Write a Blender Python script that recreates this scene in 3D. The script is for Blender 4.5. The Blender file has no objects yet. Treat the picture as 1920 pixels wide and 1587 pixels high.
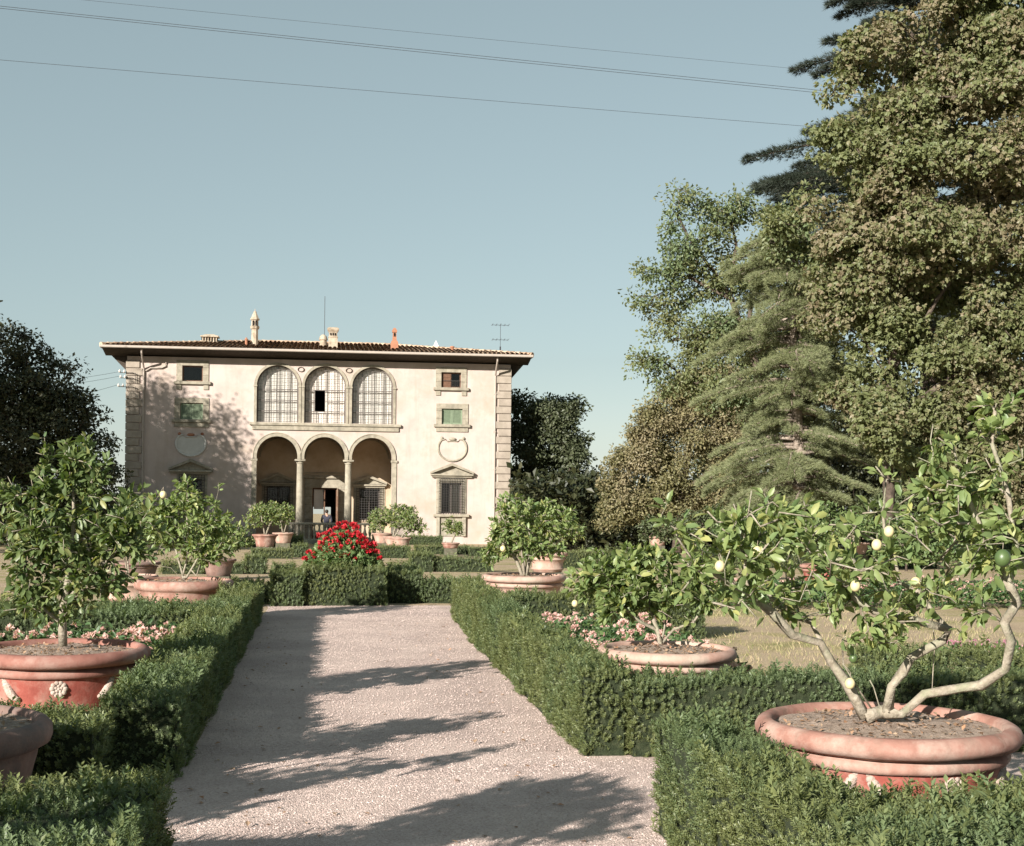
import bpy, bmesh, math, random
import numpy as np
from mathutils import Vector
from mathutils.geometry import tessellate_polygon
sin, cos, pi, radians = math.sin, math.cos, math.pi, math.radians
S = bpy.context.scene
COL = S.collection

# ------------------------------------------------------------------ camera, sky, sun, exposure
F, EYE, YAW, ROLL, CX, CY = 2667.0, 1.75, radians(7.45), 0.0115, 960.0, 926.0
vf = np.array([sin(YAW), cos(YAW), 0]); vr = np.array([cos(YAW), -sin(YAW), 0]); vu = np.array([0, 0, 1.0])
VR = vr*cos(ROLL)+vu*sin(ROLL); VU = vu*cos(ROLL)-vr*sin(ROLL)
CAM = np.array([0, 0, EYE])
cd = bpy.data.cameras.new('camera'); cam = bpy.data.objects.new('camera', cd); COL.objects.link(cam)
from mathutils import Matrix
cam.matrix_world = Matrix(((VR[0], VU[0], -vf[0], 0), (VR[1], VU[1], -vf[1], 0), (VR[2], VU[2], -vf[2], EYE), (0, 0, 0, 1)))
cd.sensor_width = 36; cd.lens = F/1920*36; cd.shift_y = (CY-793.5)/1920; cd.clip_end = 5000; cd.clip_start = .05
S.camera = cam
SUN_EL, SUN_AZ = radians(21.5), radians(41)          # sun behind the camera, to the left
w = bpy.data.worlds.new('World'); S.world = w; w.use_nodes = True
nt = w.node_tree; bg = nt.nodes['Background']
sky = nt.nodes.new('ShaderNodeTexSky'); sky.sky_type = 'NISHITA'; sky.sun_disc = False
sky.sun_elevation = SUN_EL; sky.sun_rotation = pi+SUN_AZ; sky.air_density = 1.0; sky.dust_density = .15; sky.ozone_density = 1.0
hs = nt.nodes.new('ShaderNodeHueSaturation'); hs.inputs['Saturation'].default_value = .5; hs.inputs['Hue'].default_value = .485
tn = nt.nodes.new('ShaderNodeMix'); tn.data_type = 'RGBA'; tn.blend_type = 'MULTIPLY'; tn.inputs[0].default_value = 1; tn.inputs[7].default_value = (.95, 1.01, 1.0, 1)
nt.links.new(sky.outputs[0], hs.inputs['Color']); nt.links.new(hs.outputs[0], tn.inputs[6])
hz = nt.nodes.new('ShaderNodeMix'); hz.data_type = 'RGBA'; hz.inputs[0].default_value = .42; hz.inputs[7].default_value = (3.3, 4.5, 4.75, 1)   # thin even summer haze
nt.links.new(tn.outputs[2], hz.inputs[6]); nt.links.new(hz.outputs[2], bg.inputs['Color'])
bg.inputs['Strength'].default_value = .05
ld = bpy.data.lights.new('sun', 'SUN'); sun = bpy.data.objects.new('sun', ld); COL.objects.link(sun)
ld.energy = 5.0; ld.angle = radians(.5); ld.color = (1, .945, .87)
sun.rotation_euler = Vector((sin(SUN_AZ)*cos(SUN_EL), cos(SUN_AZ)*cos(SUN_EL), -sin(SUN_EL))).to_track_quat('-Z', 'Y').to_euler()
S.view_settings.view_transform = 'Standard'; S.view_settings.look = 'None'; S.view_settings.exposure = 1.08; S.view_settings.gamma = 1
S.cycles.max_bounces = 6; S.cycles.transparent_max_bounces = 8; S.cycles.sample_clamp_indirect = 6
S.render.film_transparent = False

# ------------------------------------------------------------------ where things stand: survey helpers
def ray(px, py): return vf+(px-CX)/F*VR+(CY-py)/F*VU
def gz(y):                                              # the garden falls gently towards the villa
    if y > 110: return -.95-(y-110)*.09 if y < 600 else -45.05
    return -.95*min(max((y-22)/46, 0), 1)
def atz(px, py, z):
    d = ray(px, py); return CAM+d*((z-EYE)/d[2])
def aty(px, py, y):
    d = ray(px, py); return CAM+d*(y/d[1])
def atd(px, py, d): return CAM+ray(px, py)*d
def gnd(px, py):
    z = 0
    for i in range(40):
        p = atz(px, py, z); z = gz(p[1])
    return p
def scale_at(p): return F/float((np.asarray(p)-CAM)@vf)   # photo pixels per metre there

# ------------------------------------------------------------------ mesh helpers
class MB:
    def __init__(s): s.v = []; s.f = []; s.n = 0
    def add(s, v, f, m=0):
        v = np.asarray(v, float).reshape(-1, 3); f = np.asarray(f, int)
        if len(f): s.f.append((f+s.n, m))
        s.v.append(v); s.n += len(v)
    def polys(s, v, fs, m=0):
        by = {}
        for q in fs: by.setdefault(len(q), []).append(q)
        v = np.asarray(v, float); s.v.append(v)
        for k in by: s.f.append((np.array(by[k])+s.n, m))
        s.n += len(v)
    def build(s, name, mats, parent=None, smooth=False, loc=None, at=None):
        # vertices are in world space (moved to the origin loc), or local to the point at
        me = bpy.data.meshes.new(name)
        v = np.concatenate(s.v); 
        if loc is not None: v = v-np.asarray(loc)
        loops = np.concatenate([f.ravel() for f, m in s.f]); tot = np.concatenate([np.full(len(f), f.shape[1]) for f, m in s.f])
        mi = np.concatenate([np.full(len(f), m) for f, m in s.f])
        me.vertices.add(len(v)); me.vertices.foreach_set('co', v.ravel().astype(np.float32))
        me.loops.add(len(loops)); me.loops.foreach_set('vertex_index', loops.astype(np.int32))
        me.polygons.add(len(tot)); st = np.concatenate([[0], np.cumsum(tot)[:-1]])
        me.polygons.foreach_set('loop_start', st.astype(np.int32)); me.polygons.foreach_set('loop_total', tot.astype(np.int32))
        me.polygons.foreach_set('material_index', mi.astype(np.int32))
        me.polygons.foreach_set('use_smooth', np.full(len(tot), bool(smooth)))
        for m in (mats if isinstance(mats, (list, tuple)) else [mats]): me.materials.append(m)
        me.update(calc_edges=True); me.validate()
        o = bpy.data.objects.new(name, me); COL.objects.link(o)
        if at is not None: loc = at
        wo = np.zeros(3) if loc is None else np.asarray(loc, float); WO[o.name] = wo
        o.location = wo-(WO[parent.name] if parent is not None else 0)
        if parent is not None: o.parent = parent
        return o
WO = {}
BOXF = [(0, 3, 2, 1), (4, 5, 6, 7), (0, 1, 5, 4), (1, 2, 6, 5), (2, 3, 7, 6), (3, 0, 4, 7)]
def box(mb, x0, x1, y0, y1, z0, z1, m=0, bev=0.0):
    if bev:
        b = bev; v = []; 
        bm = bmesh.new(); bmesh.ops.create_cube(bm, size=1)
        for q in bm.verts: q.co = Vector(((x0+x1)/2+q.co.x*(x1-x0), (y0+y1)/2+q.co.y*(y1-y0), (z0+z1)/2+q.co.z*(z1-z0)))
        bmesh.ops.bevel(bm, geom=bm.edges[:], offset=b, segments=1, affect='EDGES')
        bm.verts.index_update()
        mb.polys([q.co[:] for q in bm.verts], [[q.index for q in f.verts] for f in bm.faces], m); bm.free(); return
    mb.add([(x0, y0, z0), (x1, y0, z0), (x1, y1, z0), (x0, y1, z0), (x0, y0, z1), (x1, y0, z1), (x1, y1, z1), (x0, y1, z1)], BOXF, m)
def tube(mb, pts, rad, n=6, m=0, cap=True):
    pts = np.asarray(pts, float); k = len(pts); rad = np.broadcast_to(np.asarray(rad, float), (k,))
    t = np.gradient(pts, axis=0); t /= np.linalg.norm(t, axis=1)[:, None]+1e-9
    ref = np.array([.31, .2, .93]); 
    a = np.cross(t, ref); a /= np.linalg.norm(a, axis=1)[:, None]+1e-9; b = np.cross(t, a)
    th = np.arange(n)*2*pi/n
    v = pts[:, None]+rad[:, None, None]*(np.cos(th)[None, :, None]*a[:, None]+np.sin(th)[None, :, None]*b[:, None])
    f = []
    for i in range(k-1):
        for j in range(n): j2 = (j+1) % n; f.append((i*n+j, i*n+j2, (i+1)*n+j2, (i+1)*n+j))
    mb.add(v.reshape(-1, 3), f, m)
    if cap:
        mb.f.append((np.array([list(range(mb.n-n, mb.n))]), m)); mb.f.append((np.array([list(range(mb.n-k*n, mb.n-k*n+n))[::-1]]), m))
def lathe(mb, prof, c, n=40, m=0, a0=0., a1=2*pi):
    full = abs(a1-a0-2*pi) < 1e-6
    th = a0+(a1-a0)*np.arange(n if full else n+1)/n; prof = np.asarray(prof, float); k = len(prof); q = len(th)
    v = np.stack([c[0]+prof[:, 0, None]*np.cos(th), c[1]+prof[:, 0, None]*np.sin(th), c[2]+np.repeat(prof[:, 1, None], q, 1)], -1)
    f = []
    for i in range(k-1):
        for j in range(n): j2 = (j+1) % q; f.append((i*q+j, i*q+j2, (i+1)*q+j2, (i+1)*q+j))
    mb.add(v.reshape(-1, 3), f, m)
def sphere(mb, c, r, nu=12, nv=8, m=0, sq=(1, 1, 1)):
    pr = [(max(1e-4, sin(pi*i/nv)), -cos(pi*i/nv)) for i in range(nv+1)]
    t = MB(); lathe(t, pr, (0, 0, 0), nu); v = np.concatenate(t.v)*np.array(sq)*r+np.asarray(c); mb.add(v, t.f[0][0], m)
def tag(o, label=None, cat=None, group=None, kind=None):
    if label: o['label'] = label
    if cat: o['category'] = cat
    if group: o['group'] = group
    if kind: o['kind'] = kind
    return o
def empty(name, loc, label=None, cat=None, group=None):
    o = bpy.data.objects.new(name, None); COL.objects.link(o); o.location = loc; o.empty_display_size = .2; WO[o.name] = np.array(loc, float)
    return tag(o, label, cat, group)
def wob(x, y, s=1.0): return np.sin(x*2.1*s+1.3)*np.cos(y*1.7*s+.4)*.5+np.sin(x*4.7*s-y*3.9*s)*.3+np.sin(y*6.1*s+x*1.1)*.2

# ------------------------------------------------------------------ leaves
def frames(D, rng, up=(0, 0, 1), upw=1.0, jit=.5):
    n = len(D); D = np.asarray(D, float); D = D/(np.linalg.norm(D, axis=1)[:, None]+1e-9)
    N = np.asarray(up)*upw+rng.normal(0, jit, (n, 3)); N = N-(N*D).sum(1)[:, None]*D; N /= np.linalg.norm(N, axis=1)[:, None]+1e-9
    return np.stack([np.cross(D, N), D, N], 1)
LEAF4 = (np.array([(0, 0, 0), (.3, .5, .1), (0, 1, -.05), (-.3, .5, .1)]), [(0, 1, 2), (0, 2, 3)])
LEAF6 = (np.array([(0, 0, 0), (.21, .3, .07), (.19, .68, .05), (0, 1, -.12), (-.19, .68, .05), (-.21, .3, .07), (0, .35, -.01), (0, .7, -.03)]),
         [(0, 1, 6), (1, 2, 7, 6), (2, 3, 7), (0, 6, 5), (6, 7, 4, 5), (7, 3, 4)])
LOBE = (np.array([(0, 0, 0), (.42, .15, .05), (.5, .55, -.04), (.2, .62, .06), (0, 1, -.1), (-.22, .6, .05), (-.5, .5, -.06), (-.4, .12, .05)]),
        [(0, 1, 2, 3), (0, 3, 4, 5), (0, 5, 6, 7)])
def leaves(mb, P, D, size, rng, T=LEAF6, m=0, upw=1.0, jit=.5, up=(0, 0, 1)):
    P = np.asarray(P, float); n = len(P)
    if n == 0: return
    Fr = frames(np.asarray(D, float), rng, up=up, upw=upw, jit=jit); t, fs = T; k = len(t)
    V = P[:, None]+np.asarray(size).reshape(-1, 1, 1)*np.einsum('kc,ncd->nkd', t, Fr)
    base = mb.n; mb.v.append(V.reshape(-1, 3)); mb.n += n*k; off = base+np.arange(n)[:, None, None]*k
    by = {}
    for q in fs: by.setdefault(len(q), []).append(q)
    for q in by.values(): mb.f.append(((np.array(q)[None]+off).reshape(-1, len(q[0])), m))
def sprig_template(npair=5):
    v = []; f = []; rr = random.Random(4)
    for i in range(npair):
        z = .15+.75*i/(npair-1); ph = i*1.57+.3; L = .40*(1-.45*i/npair)
        for s in range(3):
            a = ph+s*2*pi/3+rr.uniform(-.3, .3); d = np.array([cos(a), 0, sin(a)]); t = np.array([-sin(a), 0, cos(a)]); b = len(v)
            p = np.array([0, z, 0]); e = p+d*L+np.array([0, L*.75, 0]); md = p+d*L*.5+np.array([0, L*.45, 0])
            v += [p, md+t*L*.27, e, md-t*L*.27]; f.append((b, b+1, b+2, b+3))
    return np.array(v), f
SPRIG = sprig_template(); SPRIG_S = sprig_template(3)

# ------------------------------------------------------------------ materials
def mk(name):
    m = bpy.data.materials.new(name); m.use_nodes = True; nt = m.node_tree; return m, nt, nt.nodes, nt.links, nt.nodes['Principled BSDF']
def ramp(nd, cols, pos=None):
    r = nd.new('ShaderNodeValToRGB'); e = r.color_ramp.elements
    while len(e) < len(cols): e.new(.5)
    for i, c in enumerate(cols): e[i].position = pos[i] if pos else i/(len(cols)-1); e[i].color = (*c, 1)
    return r
def noise(nd, lk, sc, det=5, co=None, rough=.6):
    n = nd.new('ShaderNodeTexNoise'); n.inputs['Scale'].default_value = sc; n.inputs['Detail'].default_value = det; n.inputs['Roughness'].default_value = rough
    if co: lk.new(co, n.inputs['Vector'])
    return n
def surf(name, cols, sc=3., rough=.85, bump=.3, bsc=40., pos=None, det=8, stain=None, stain_sc=.8, dist=.01, spec=.3, coord='Object'):
    m, nt, nd, lk, b = mk(name); tc = nd.new('ShaderNodeTexCoord'); co = tc.outputs[coord]
    n = noise(nd, lk, sc, det, co); r = ramp(nd, cols, pos or [.3+.4*i/(len(cols)-1) for i in range(len(cols))]); lk.new(n.outputs['Fac'], r.inputs[0]); out = r.outputs[0]
    if stain:
        n2 = noise(nd, lk, stain_sc, 6, co, .7); r2 = ramp(nd, [(0, 0, 0), (1, 1, 1)], [.48, .68]); lk.new(n2.outputs['Fac'], r2.inputs[0])
        mx = nd.new('ShaderNodeMix'); mx.data_type = 'RGBA'; lk.new(r2.outputs[0], mx.inputs[0]); lk.new(out, mx.inputs[6]); mx.inputs[7].default_value = (*stain, 1); out = mx.outputs[2]
    lk.new(out, b.inputs['Base Color']); b.inputs['Roughness'].default_value = rough; b.inputs['Specular IOR Level'].default_value = spec
    if bump:
        n3 = noise(nd, lk, bsc, 6, co); bp = nd.new('ShaderNodeBump'); bp.inputs['Strength'].default_value = bump; bp.inputs['Distance'].default_value = dist
        lk.new(n3.outputs['Fac'], bp.inputs['Height']); lk.new(bp.outputs[0], b.inputs['Normal'])
    return m
def leafmat(name, cols, rough=.45, trans=.3, patch=None, patch_sc=.5, pos=None, spec=.4, ptype=(.45, .62)):
    m, nt, nd, lk, b = mk(name); g = nd.new('ShaderNodeNewGeometry'); r = ramp(nd, cols, pos); lk.new(g.outputs['Random Per Island'], r.inputs[0]); out = r.outputs[0]
    if patch:                                               # boughs of another leaf colour (autumn colour)
        tc = nd.new('ShaderNodeTexCoord'); n2 = noise(nd, lk, patch_sc, 4, tc.outputs['Object']); r2 = ramp(nd, [(0, 0, 0), (1, 1, 1)], list(ptype)); 
        ad = nd.new('ShaderNodeMath'); ad.operation = 'MULTIPLY_ADD'; lk.new(g.outputs['Random Per Island'], ad.inputs[0]); ad.inputs[1].default_value = .22; 
        sb = nd.new('ShaderNodeMath'); sb.operation = 'SUBTRACT'; lk.new(n2.outputs['Fac'], sb.inputs[0]); sb.inputs[1].default_value = .11; lk.new(sb.outputs[0], ad.inputs[2])
        lk.new(ad.outputs[0], r2.inputs[0])
        mx = nd.new('ShaderNodeMix'); mx.data_type = 'RGBA'; lk.new(r2.outputs[0], mx.inputs[0]); lk.new(out, mx.inputs[6])
        r3 = ramp(nd, patch); lk.new(g.outputs['Random Per Island'], r3.inputs[0]); lk.new(r3.outputs[0], mx.inputs[7]); out = mx.outputs[2]
    lk.new(out, b.inputs['Base Color']); b.inputs['Roughness'].default_value = rough; b.inputs['Specular IOR Level'].default_value = spec
    if trans:
        t = nd.new('ShaderNodeBsdfTranslucent'); mul = nd.new('ShaderNodeMix'); mul.data_type = 'RGBA'; mul.blend_type = 'MULTIPLY'; mul.inputs[0].default_value = 1
        lk.new(out, mul.inputs[6]); mul.inputs[7].default_value = (1.5, 1.6, .6, 1); lk.new(mul.outputs[2], t.inputs['Color'])
        ms = nd.new('ShaderNodeMixShader'); ms.inputs[0].default_value = trans; lk.new(b.outputs[0], ms.inputs[1]); lk.new(t.outputs[0], ms.inputs[2])
        lk.new(ms.outputs[0], nd['Material Output'].inputs['Surface'])
    return m
def island(name, cols, rough=.85, sc=8, bump=.3, bsc=30, dist=.01):
    m, nt, nd, lk, b = mk(name); g = nd.new('ShaderNodeNewGeometry'); r = ramp(nd, cols); 
    tc = nd.new('ShaderNodeTexCoord'); n = noise(nd, lk, sc, 5, tc.outputs['Object']); ad = nd.new('ShaderNodeMath'); ad.operation = 'MULTIPLY_ADD'
    lk.new(g.outputs['Random Per Island'], ad.inputs[0]); ad.inputs[1].default_value = .65; 
    sb = nd.new('ShaderNodeMath'); sb.operation = 'MULTIPLY_ADD'; lk.new(n.outputs['Fac'], sb.inputs[0]); sb.inputs[1].default_value = .8; sb.inputs[2].default_value = -.2; lk.new(sb.outputs[0], ad.inputs[2])
    lk.new(ad.outputs[0], r.inputs[0]); lk.new(r.outputs[0], b.inputs['Base Color']); b.inputs['Roughness'].default_value = rough; b.inputs['Specular IOR Level'].default_value = .25
    n3 = noise(nd, lk, bsc, 5, tc.outputs['Object']); bp = nd.new('ShaderNodeBump'); bp.inputs['Strength'].default_value = bump; bp.inputs['Distance'].default_value = dist
    lk.new(n3.outputs['Fac'], bp.inputs['Height']); lk.new(bp.outputs[0], b.inputs['Normal'])
    return m
M = {}
M['stucco'] = surf('stucco', [(.414, .335, .298), (.470, .386, .344), (.507, .423, .377)], 1.3, .92, .35, 60, stain=(.40, .32, .26), stain_sc=.55)
M['stone'] = surf('sandstone', [(.24, .21, .16), (.315, .28, .215), (.375, .335, .265)], 5, .9, .5, 30, stain=(.2, .18, .14), stain_sc=2)
def streaks(m, col, amt=.55, sc=(2.2, 2.2, .22), k=1.6):                            # rain streaks running down the plaster
    nt = m.node_tree; nd, lk = nt.nodes, nt.links; b = nd['Principled BSDF']; src = b.inputs['Base Color'].links[0].from_socket
    tc = nd.new('ShaderNodeTexCoord'); mp = nd.new('ShaderNodeMapping'); mp.inputs['Scale'].default_value = sc; lk.new(tc.outputs['Object'], mp.inputs[0])
    n = noise(nd, lk, k, 9, mp.outputs[0], .72); r = ramp(nd, [(0, 0, 0), (amt,)*3], [.5, .72]); lk.new(n.outputs['Fac'], r.inputs[0])
    mx = nd.new('ShaderNodeMix'); mx.data_type = 'RGBA'; lk.new(r.outputs[0], mx.inputs[0]); lk.new(src, mx.inputs[6]); mx.inputs[7].default_value = (*col, 1); lk.new(mx.outputs[2], b.inputs['Base Color'])
streaks(M['stucco'], (.36, .285, .23)); streaks(M['stone'], (.17, .15, .11))
M['oldstone'] = surf('mossy_stone', [(.06, .062, .04), (.10, .095, .065), (.14, .125, .09)], 8, .95, .6, 40)
M['quoin'] = surf('quoin_stone', [(.25, .21, .17), (.32, .27, .22), (.37, .32, .26)], 3, .9, .5, 30, stain=(.27, .23, .18), stain_sc=1.4)
M['inner'] = surf('loggia_plaster', [(.380, .287, .196), (.460, .356, .253), (.506, .402, .299)], 1.5, .92, .3, 50)
M['soffit'] = surf('eaves_wood', [(.045, .035, .028), (.07, .055, .04)], 6, .9, .4, 30)
M['gutter'] = surf('painted_gutter', [(.345, .292, .247), (.420, .360, .307)], 4, .6, .1, 30)
M['tile'] = island('roof_tile', [(.17, .11, .075), (.32, .21, .14), (.42, .30, .21), (.50, .39, .28), (.26, .16, .11)], .9, 3)
M['dark'] = surf('shade_black', [(.012, .01, .009), (.02, .017, .015)], 2, .9, 0)  # near-black: shade of unlit rooms and openings put into the colour
M['shutter'] = surf('green_shutter', [(.15, .19, .125), (.20, .25, .165)], 8, .6, .1, 30)
M['wood'] = surf('brown_wood', [(.10, .05, .03), (.16, .085, .05)], 9, .6, .2, 30)
M['iron'] = surf('wrought_iron', [(.03, .027, .025), (.05, .045, .04)], 20, .6, .2, 60)
M['winframe'] = surf('window_iron', [(.10, .085, .075), (.15, .125, .11)], 10, .6, .1, 40)
M['curtain'] = surf('curtain_cloth', [(.646, .580, .513), (.722, .665, .598)], 2, .9, .1, 20)
M['shield'] = surf('shield_plaster', [(.468, .450, .414), (.558, .540, .504)], 5, .9, .3, 60)
M['brick'] = island('chimney_brick', [(.24, .10, .06), (.33, .15, .09), (.4, .2, .12)], .9, 8)
M['chim'] = surf('chimney_plaster', [(.30, .24, .17), (.40, .33, .25), (.47, .40, .31)], 5, .9, .5, 25, stain=(.2, .15, .1), stain_sc=3)
M['terra'] = surf('terracotta', [(.21, .10, .075), (.29, .15, .115), (.37, .215, .17)], 7, .88, .35, 60, stain=(.42, .30, .245), stain_sc=3.2, dist=.006)
M['terrap'] = surf('pale_terracotta', [(.33, .19, .145), (.41, .255, .20), (.46, .315, .255)], 7, .9, .35, 60, stain=(.42, .33, .26), stain_sc=3.2, dist=.006)
M['terrar'] = surf('red_washed_terracotta', [(.212, .051, .038), (.281, .072, .053), (.332, .106, .081)], 8, .8, .35, 60, stain=(.34, .19, .15), stain_sc=4, dist=.006)
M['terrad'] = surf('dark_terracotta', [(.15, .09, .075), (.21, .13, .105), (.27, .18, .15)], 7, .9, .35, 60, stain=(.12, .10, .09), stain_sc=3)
for q in ('terra', 'terrap', 'terrar'): streaks(M[q], (.17, .135, .10), .6, (3, 3, 1.2), 3.0)
M['relief'] = surf('white_relief', [(.34, .25, .20), (.50, .42, .36)], 25, .9, .8, 80)
M['soil'] = surf('pot_soil', [(.22, .16, .12), (.34, .255, .20), (.45, .35, .28)], 22, .95, .9, 90, dist=.02)
M['bark'] = surf('citrus_bark', [(.17, .14, .10), (.28, .24, .185), (.36, .32, .255)], 26, .92, 1.0, 45, stain=(.24, .25, .16), stain_sc=5)
M['trunk'] = surf('tree_bark', [(.045, .034, .026), (.09, .068, .052), (.14, .11, .085)], 5, .95, .9, 12, dist=.05)
M['trunkl'] = surf('pale_tree_bark', [(.17, .13, .10), (.28, .225, .18), (.36, .3, .25)], 6, .95, .9, 14, dist=.05)
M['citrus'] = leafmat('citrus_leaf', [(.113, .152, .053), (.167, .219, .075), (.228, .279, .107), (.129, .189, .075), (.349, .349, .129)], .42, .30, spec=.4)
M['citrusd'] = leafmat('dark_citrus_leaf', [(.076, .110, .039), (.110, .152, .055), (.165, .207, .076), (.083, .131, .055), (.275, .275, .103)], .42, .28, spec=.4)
M['box'] = leafmat('boxwood_leaf', [(.115, .13, .05), (.15, .17, .062), (.18, .20, .08), (.13, .155, .062), (.225, .23, .10), (.135, .15, .062), (.22, .175, .095)], .45, .25, pos=[0, .2, .4, .6, .8, .94, .99], patch=[(.10, .14, .065), (.135, .175, .085), (.115, .155, .07)], patch_sc=.7)
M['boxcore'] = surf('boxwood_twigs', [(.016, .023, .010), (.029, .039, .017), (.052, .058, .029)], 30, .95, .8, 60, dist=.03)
M['lemon'] = surf('lemon_skin', [(.56, .47, .24), (.62, .53, .30)], 10, .45, .25, 120, dist=.002, spec=.5)
M['lime'] = surf('green_lemon_skin', [(.055, .09, .03), (.08, .12, .04)], 10, .4, .25, 120, dist=.002, spec=.5)
M['chest'] = leafmat('chestnut_leaf', [(.115, .132, .055), (.138, .155, .063), (.161, .172, .075), (.121, .144, .063), (.190, .184, .086)], .5, .25, patch=[(.185, .15, .095), (.21, .165, .105), (.17, .145, .085), (.225, .18, .115)], patch_sc=.22, ptype=(.47, .62))
M['robin'] = leafmat('locust_leaf', [(.117, .124, .052), (.156, .163, .065), (.130, .150, .065), (.195, .189, .085)], .5, .25, patch=[(.10, .14, .065), (.135, .175, .085)], patch_sc=.35)
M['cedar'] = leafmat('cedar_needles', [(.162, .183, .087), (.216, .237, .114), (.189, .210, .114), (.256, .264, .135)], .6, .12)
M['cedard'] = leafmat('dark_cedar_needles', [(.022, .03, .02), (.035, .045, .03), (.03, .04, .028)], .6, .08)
M['oak'] = leafmat('oak_leaf', [(.105, .105, .049), (.168, .155, .069), (.224, .196, .099), (.140, .147, .063)], .5, .2, patch=[(.22, .18, .115), (.27, .225, .14), (.18, .155, .08)], patch_sc=.4)
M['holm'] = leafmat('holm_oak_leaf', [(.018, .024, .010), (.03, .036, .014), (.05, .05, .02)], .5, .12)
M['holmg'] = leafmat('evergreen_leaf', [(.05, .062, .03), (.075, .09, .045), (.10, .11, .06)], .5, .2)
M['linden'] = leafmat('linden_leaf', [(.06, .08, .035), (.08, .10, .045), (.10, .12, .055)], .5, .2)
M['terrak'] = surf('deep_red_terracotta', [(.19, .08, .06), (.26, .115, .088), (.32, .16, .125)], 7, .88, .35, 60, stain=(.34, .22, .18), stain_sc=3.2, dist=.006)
M['laurel'] = leafmat('laurel_leaf', [(.072, .115, .043), (.115, .166, .058), (.173, .216, .086), (.094, .144, .058)], .4, .25)
M['plant'] = leafmat('bedding_leaf', [(.05, .10, .035), (.075, .13, .05), (.10, .15, .05)], .5, .25)
M['pink'] = leafmat('pink_petal', [(.52, .30, .27), (.58, .37, .33), (.62, .44, .39), (.48, .26, .24)], .6, .2, spec=.2)
M['mauve'] = leafmat('mauve_petal', [(.40, .16, .24), (.48, .22, .30), (.5, .3, .34)], .6, .2, spec=.2)
M['red'] = leafmat('scarlet_petal', [(.30, .008, .016), (.48, .018, .03), (.55, .03, .045), (.62, .06, .07), (.22, .02, .02)], .55, .15, spec=.2)
M['ger'] = leafmat('geranium_leaf', [(.09, .15, .05), (.13, .19, .07), (.17, .22, .09)], .5, .25)
M['wire'] = surf('power_cable', [(.03, .03, .035), (.05, .05, .055)], 4, .7, 0)
M['flower_dead'] = leafmat('fallen_leaf', [(.30, .18, .11), (.22, .14, .09), (.40, .28, .19), (.34, .16, .08)], .7, .1)

def glass_mat():
    m, nt, nd, lk, b = mk('window_glass'); gl = nd.new('ShaderNodeBsdfGlossy'); gl.inputs['Roughness'].default_value = .05; tr = nd.new('ShaderNodeBsdfTransparent')
    tr.inputs['Color'].default_value = (.9, .92, .92, 1); fr = nd.new('ShaderNodeFresnel'); fr.inputs['IOR'].default_value = 1.5; ms = nd.new('ShaderNodeMixShader')
    lk.new(fr.outputs[0], ms.inputs[0]); lk.new(tr.outputs[0], ms.inputs[1]); lk.new(gl.outputs[0], ms.inputs[2]); lk.new(ms.outputs[0], nd['Material Output'].inputs['Surface']); return m
M['glass'] = glass_mat()
def ground_mat():
    m, nt, nd, lk, b = mk('dry_lawn'); tc = nd.new('ShaderNodeTexCoord'); co = tc.outputs['Object']
    n = noise(nd, lk, .9, 8, co, .65); r = ramp(nd, [(.42, .32, .235), (.48, .375, .27), (.38, .32, .18), (.19, .21, .085)], [.3, .48, .58, .72]); lk.new(n.outputs['Fac'], r.inputs[0])
    n2 = noise(nd, lk, 45, 6, co, .7); r2 = ramp(nd, [(.55, .55, .5), (1.15, 1.12, 1.05)], [.35, .65]); lk.new(n2.outputs['Fac'], r2.inputs[0])
    mx = nd.new('ShaderNodeMix'); mx.data_type = 'RGBA'; mx.blend_type = 'MULTIPLY'; mx.inputs[0].default_value = 1; lk.new(r.outputs[0], mx.inputs[6]); lk.new(r2.outputs[0], mx.inputs[7])
    lk.new(mx.outputs[2], b.inputs['Base Color']); b.inputs['Roughness'].default_value = .95; b.inputs['Specular IOR Level'].default_value = .1
    n3 = noise(nd, lk, 70, 6, co); bp = nd.new('ShaderNodeBump'); bp.inputs['Strength'].default_value = .7; bp.inputs['Distance'].default_value = .02; lk.new(n3.outputs['Fac'], bp.inputs['Height']); lk.new(bp.outputs[0], b.inputs['Normal'])
    return m
def gravel_mat():
    m, nt, nd, lk, b = mk('gravel'); tc = nd.new('ShaderNodeTexCoord'); co = tc.outputs['Object']
    v = nd.new('ShaderNodeTexVoronoi'); v.inputs['Scale'].default_value = 95; lk.new(co, v.inputs['Vector'])
    n = noise(nd, lk, 1.2, 5, co); 
    r = ramp(nd, [(.38, .285, .25), (.49, .38, .34), (.55, .44, .395), (.60, .49, .445), (.44, .335, .30)], [0, .3, .55, .8, 1]); lk.new(v.outputs['Color'], r.inputs[0])
    r2 = ramp(nd, [(.80, .77, .75), (1.06, 1.04, 1.0)], [.36, .62]); lk.new(n.outputs['Fac'], r2.inputs[0])
    mx = nd.new('ShaderNodeMix'); mx.data_type = 'RGBA'; mx.blend_type = 'MULTIPLY'; mx.inputs[0].default_value = 1; lk.new(r.outputs[0], mx.inputs[6]); lk.new(r2.outputs[0], mx.inputs[7]); lk.new(mx.outputs[2], b.inputs['Base Color'])
    b.inputs['Roughness'].default_value = .9; b.inputs['Specular IOR Level'].default_value = .2
    inv = nd.new('ShaderNodeMath'); inv.operation = 'SUBTRACT'; inv.inputs[0].default_value = 1; lk.new(v.outputs['Distance'], inv.inputs[1])
    bp = nd.new('ShaderNodeBump'); bp.inputs['Strength'].default_value = .7; bp.inputs['Distance'].default_value = .01; lk.new(inv.outputs[0], bp.inputs['Height']); lk.new(bp.outputs[0], b.inputs['Normal'])
    return m
M['ground'] = ground_mat(); M['gravel'] = gravel_mat()
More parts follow.
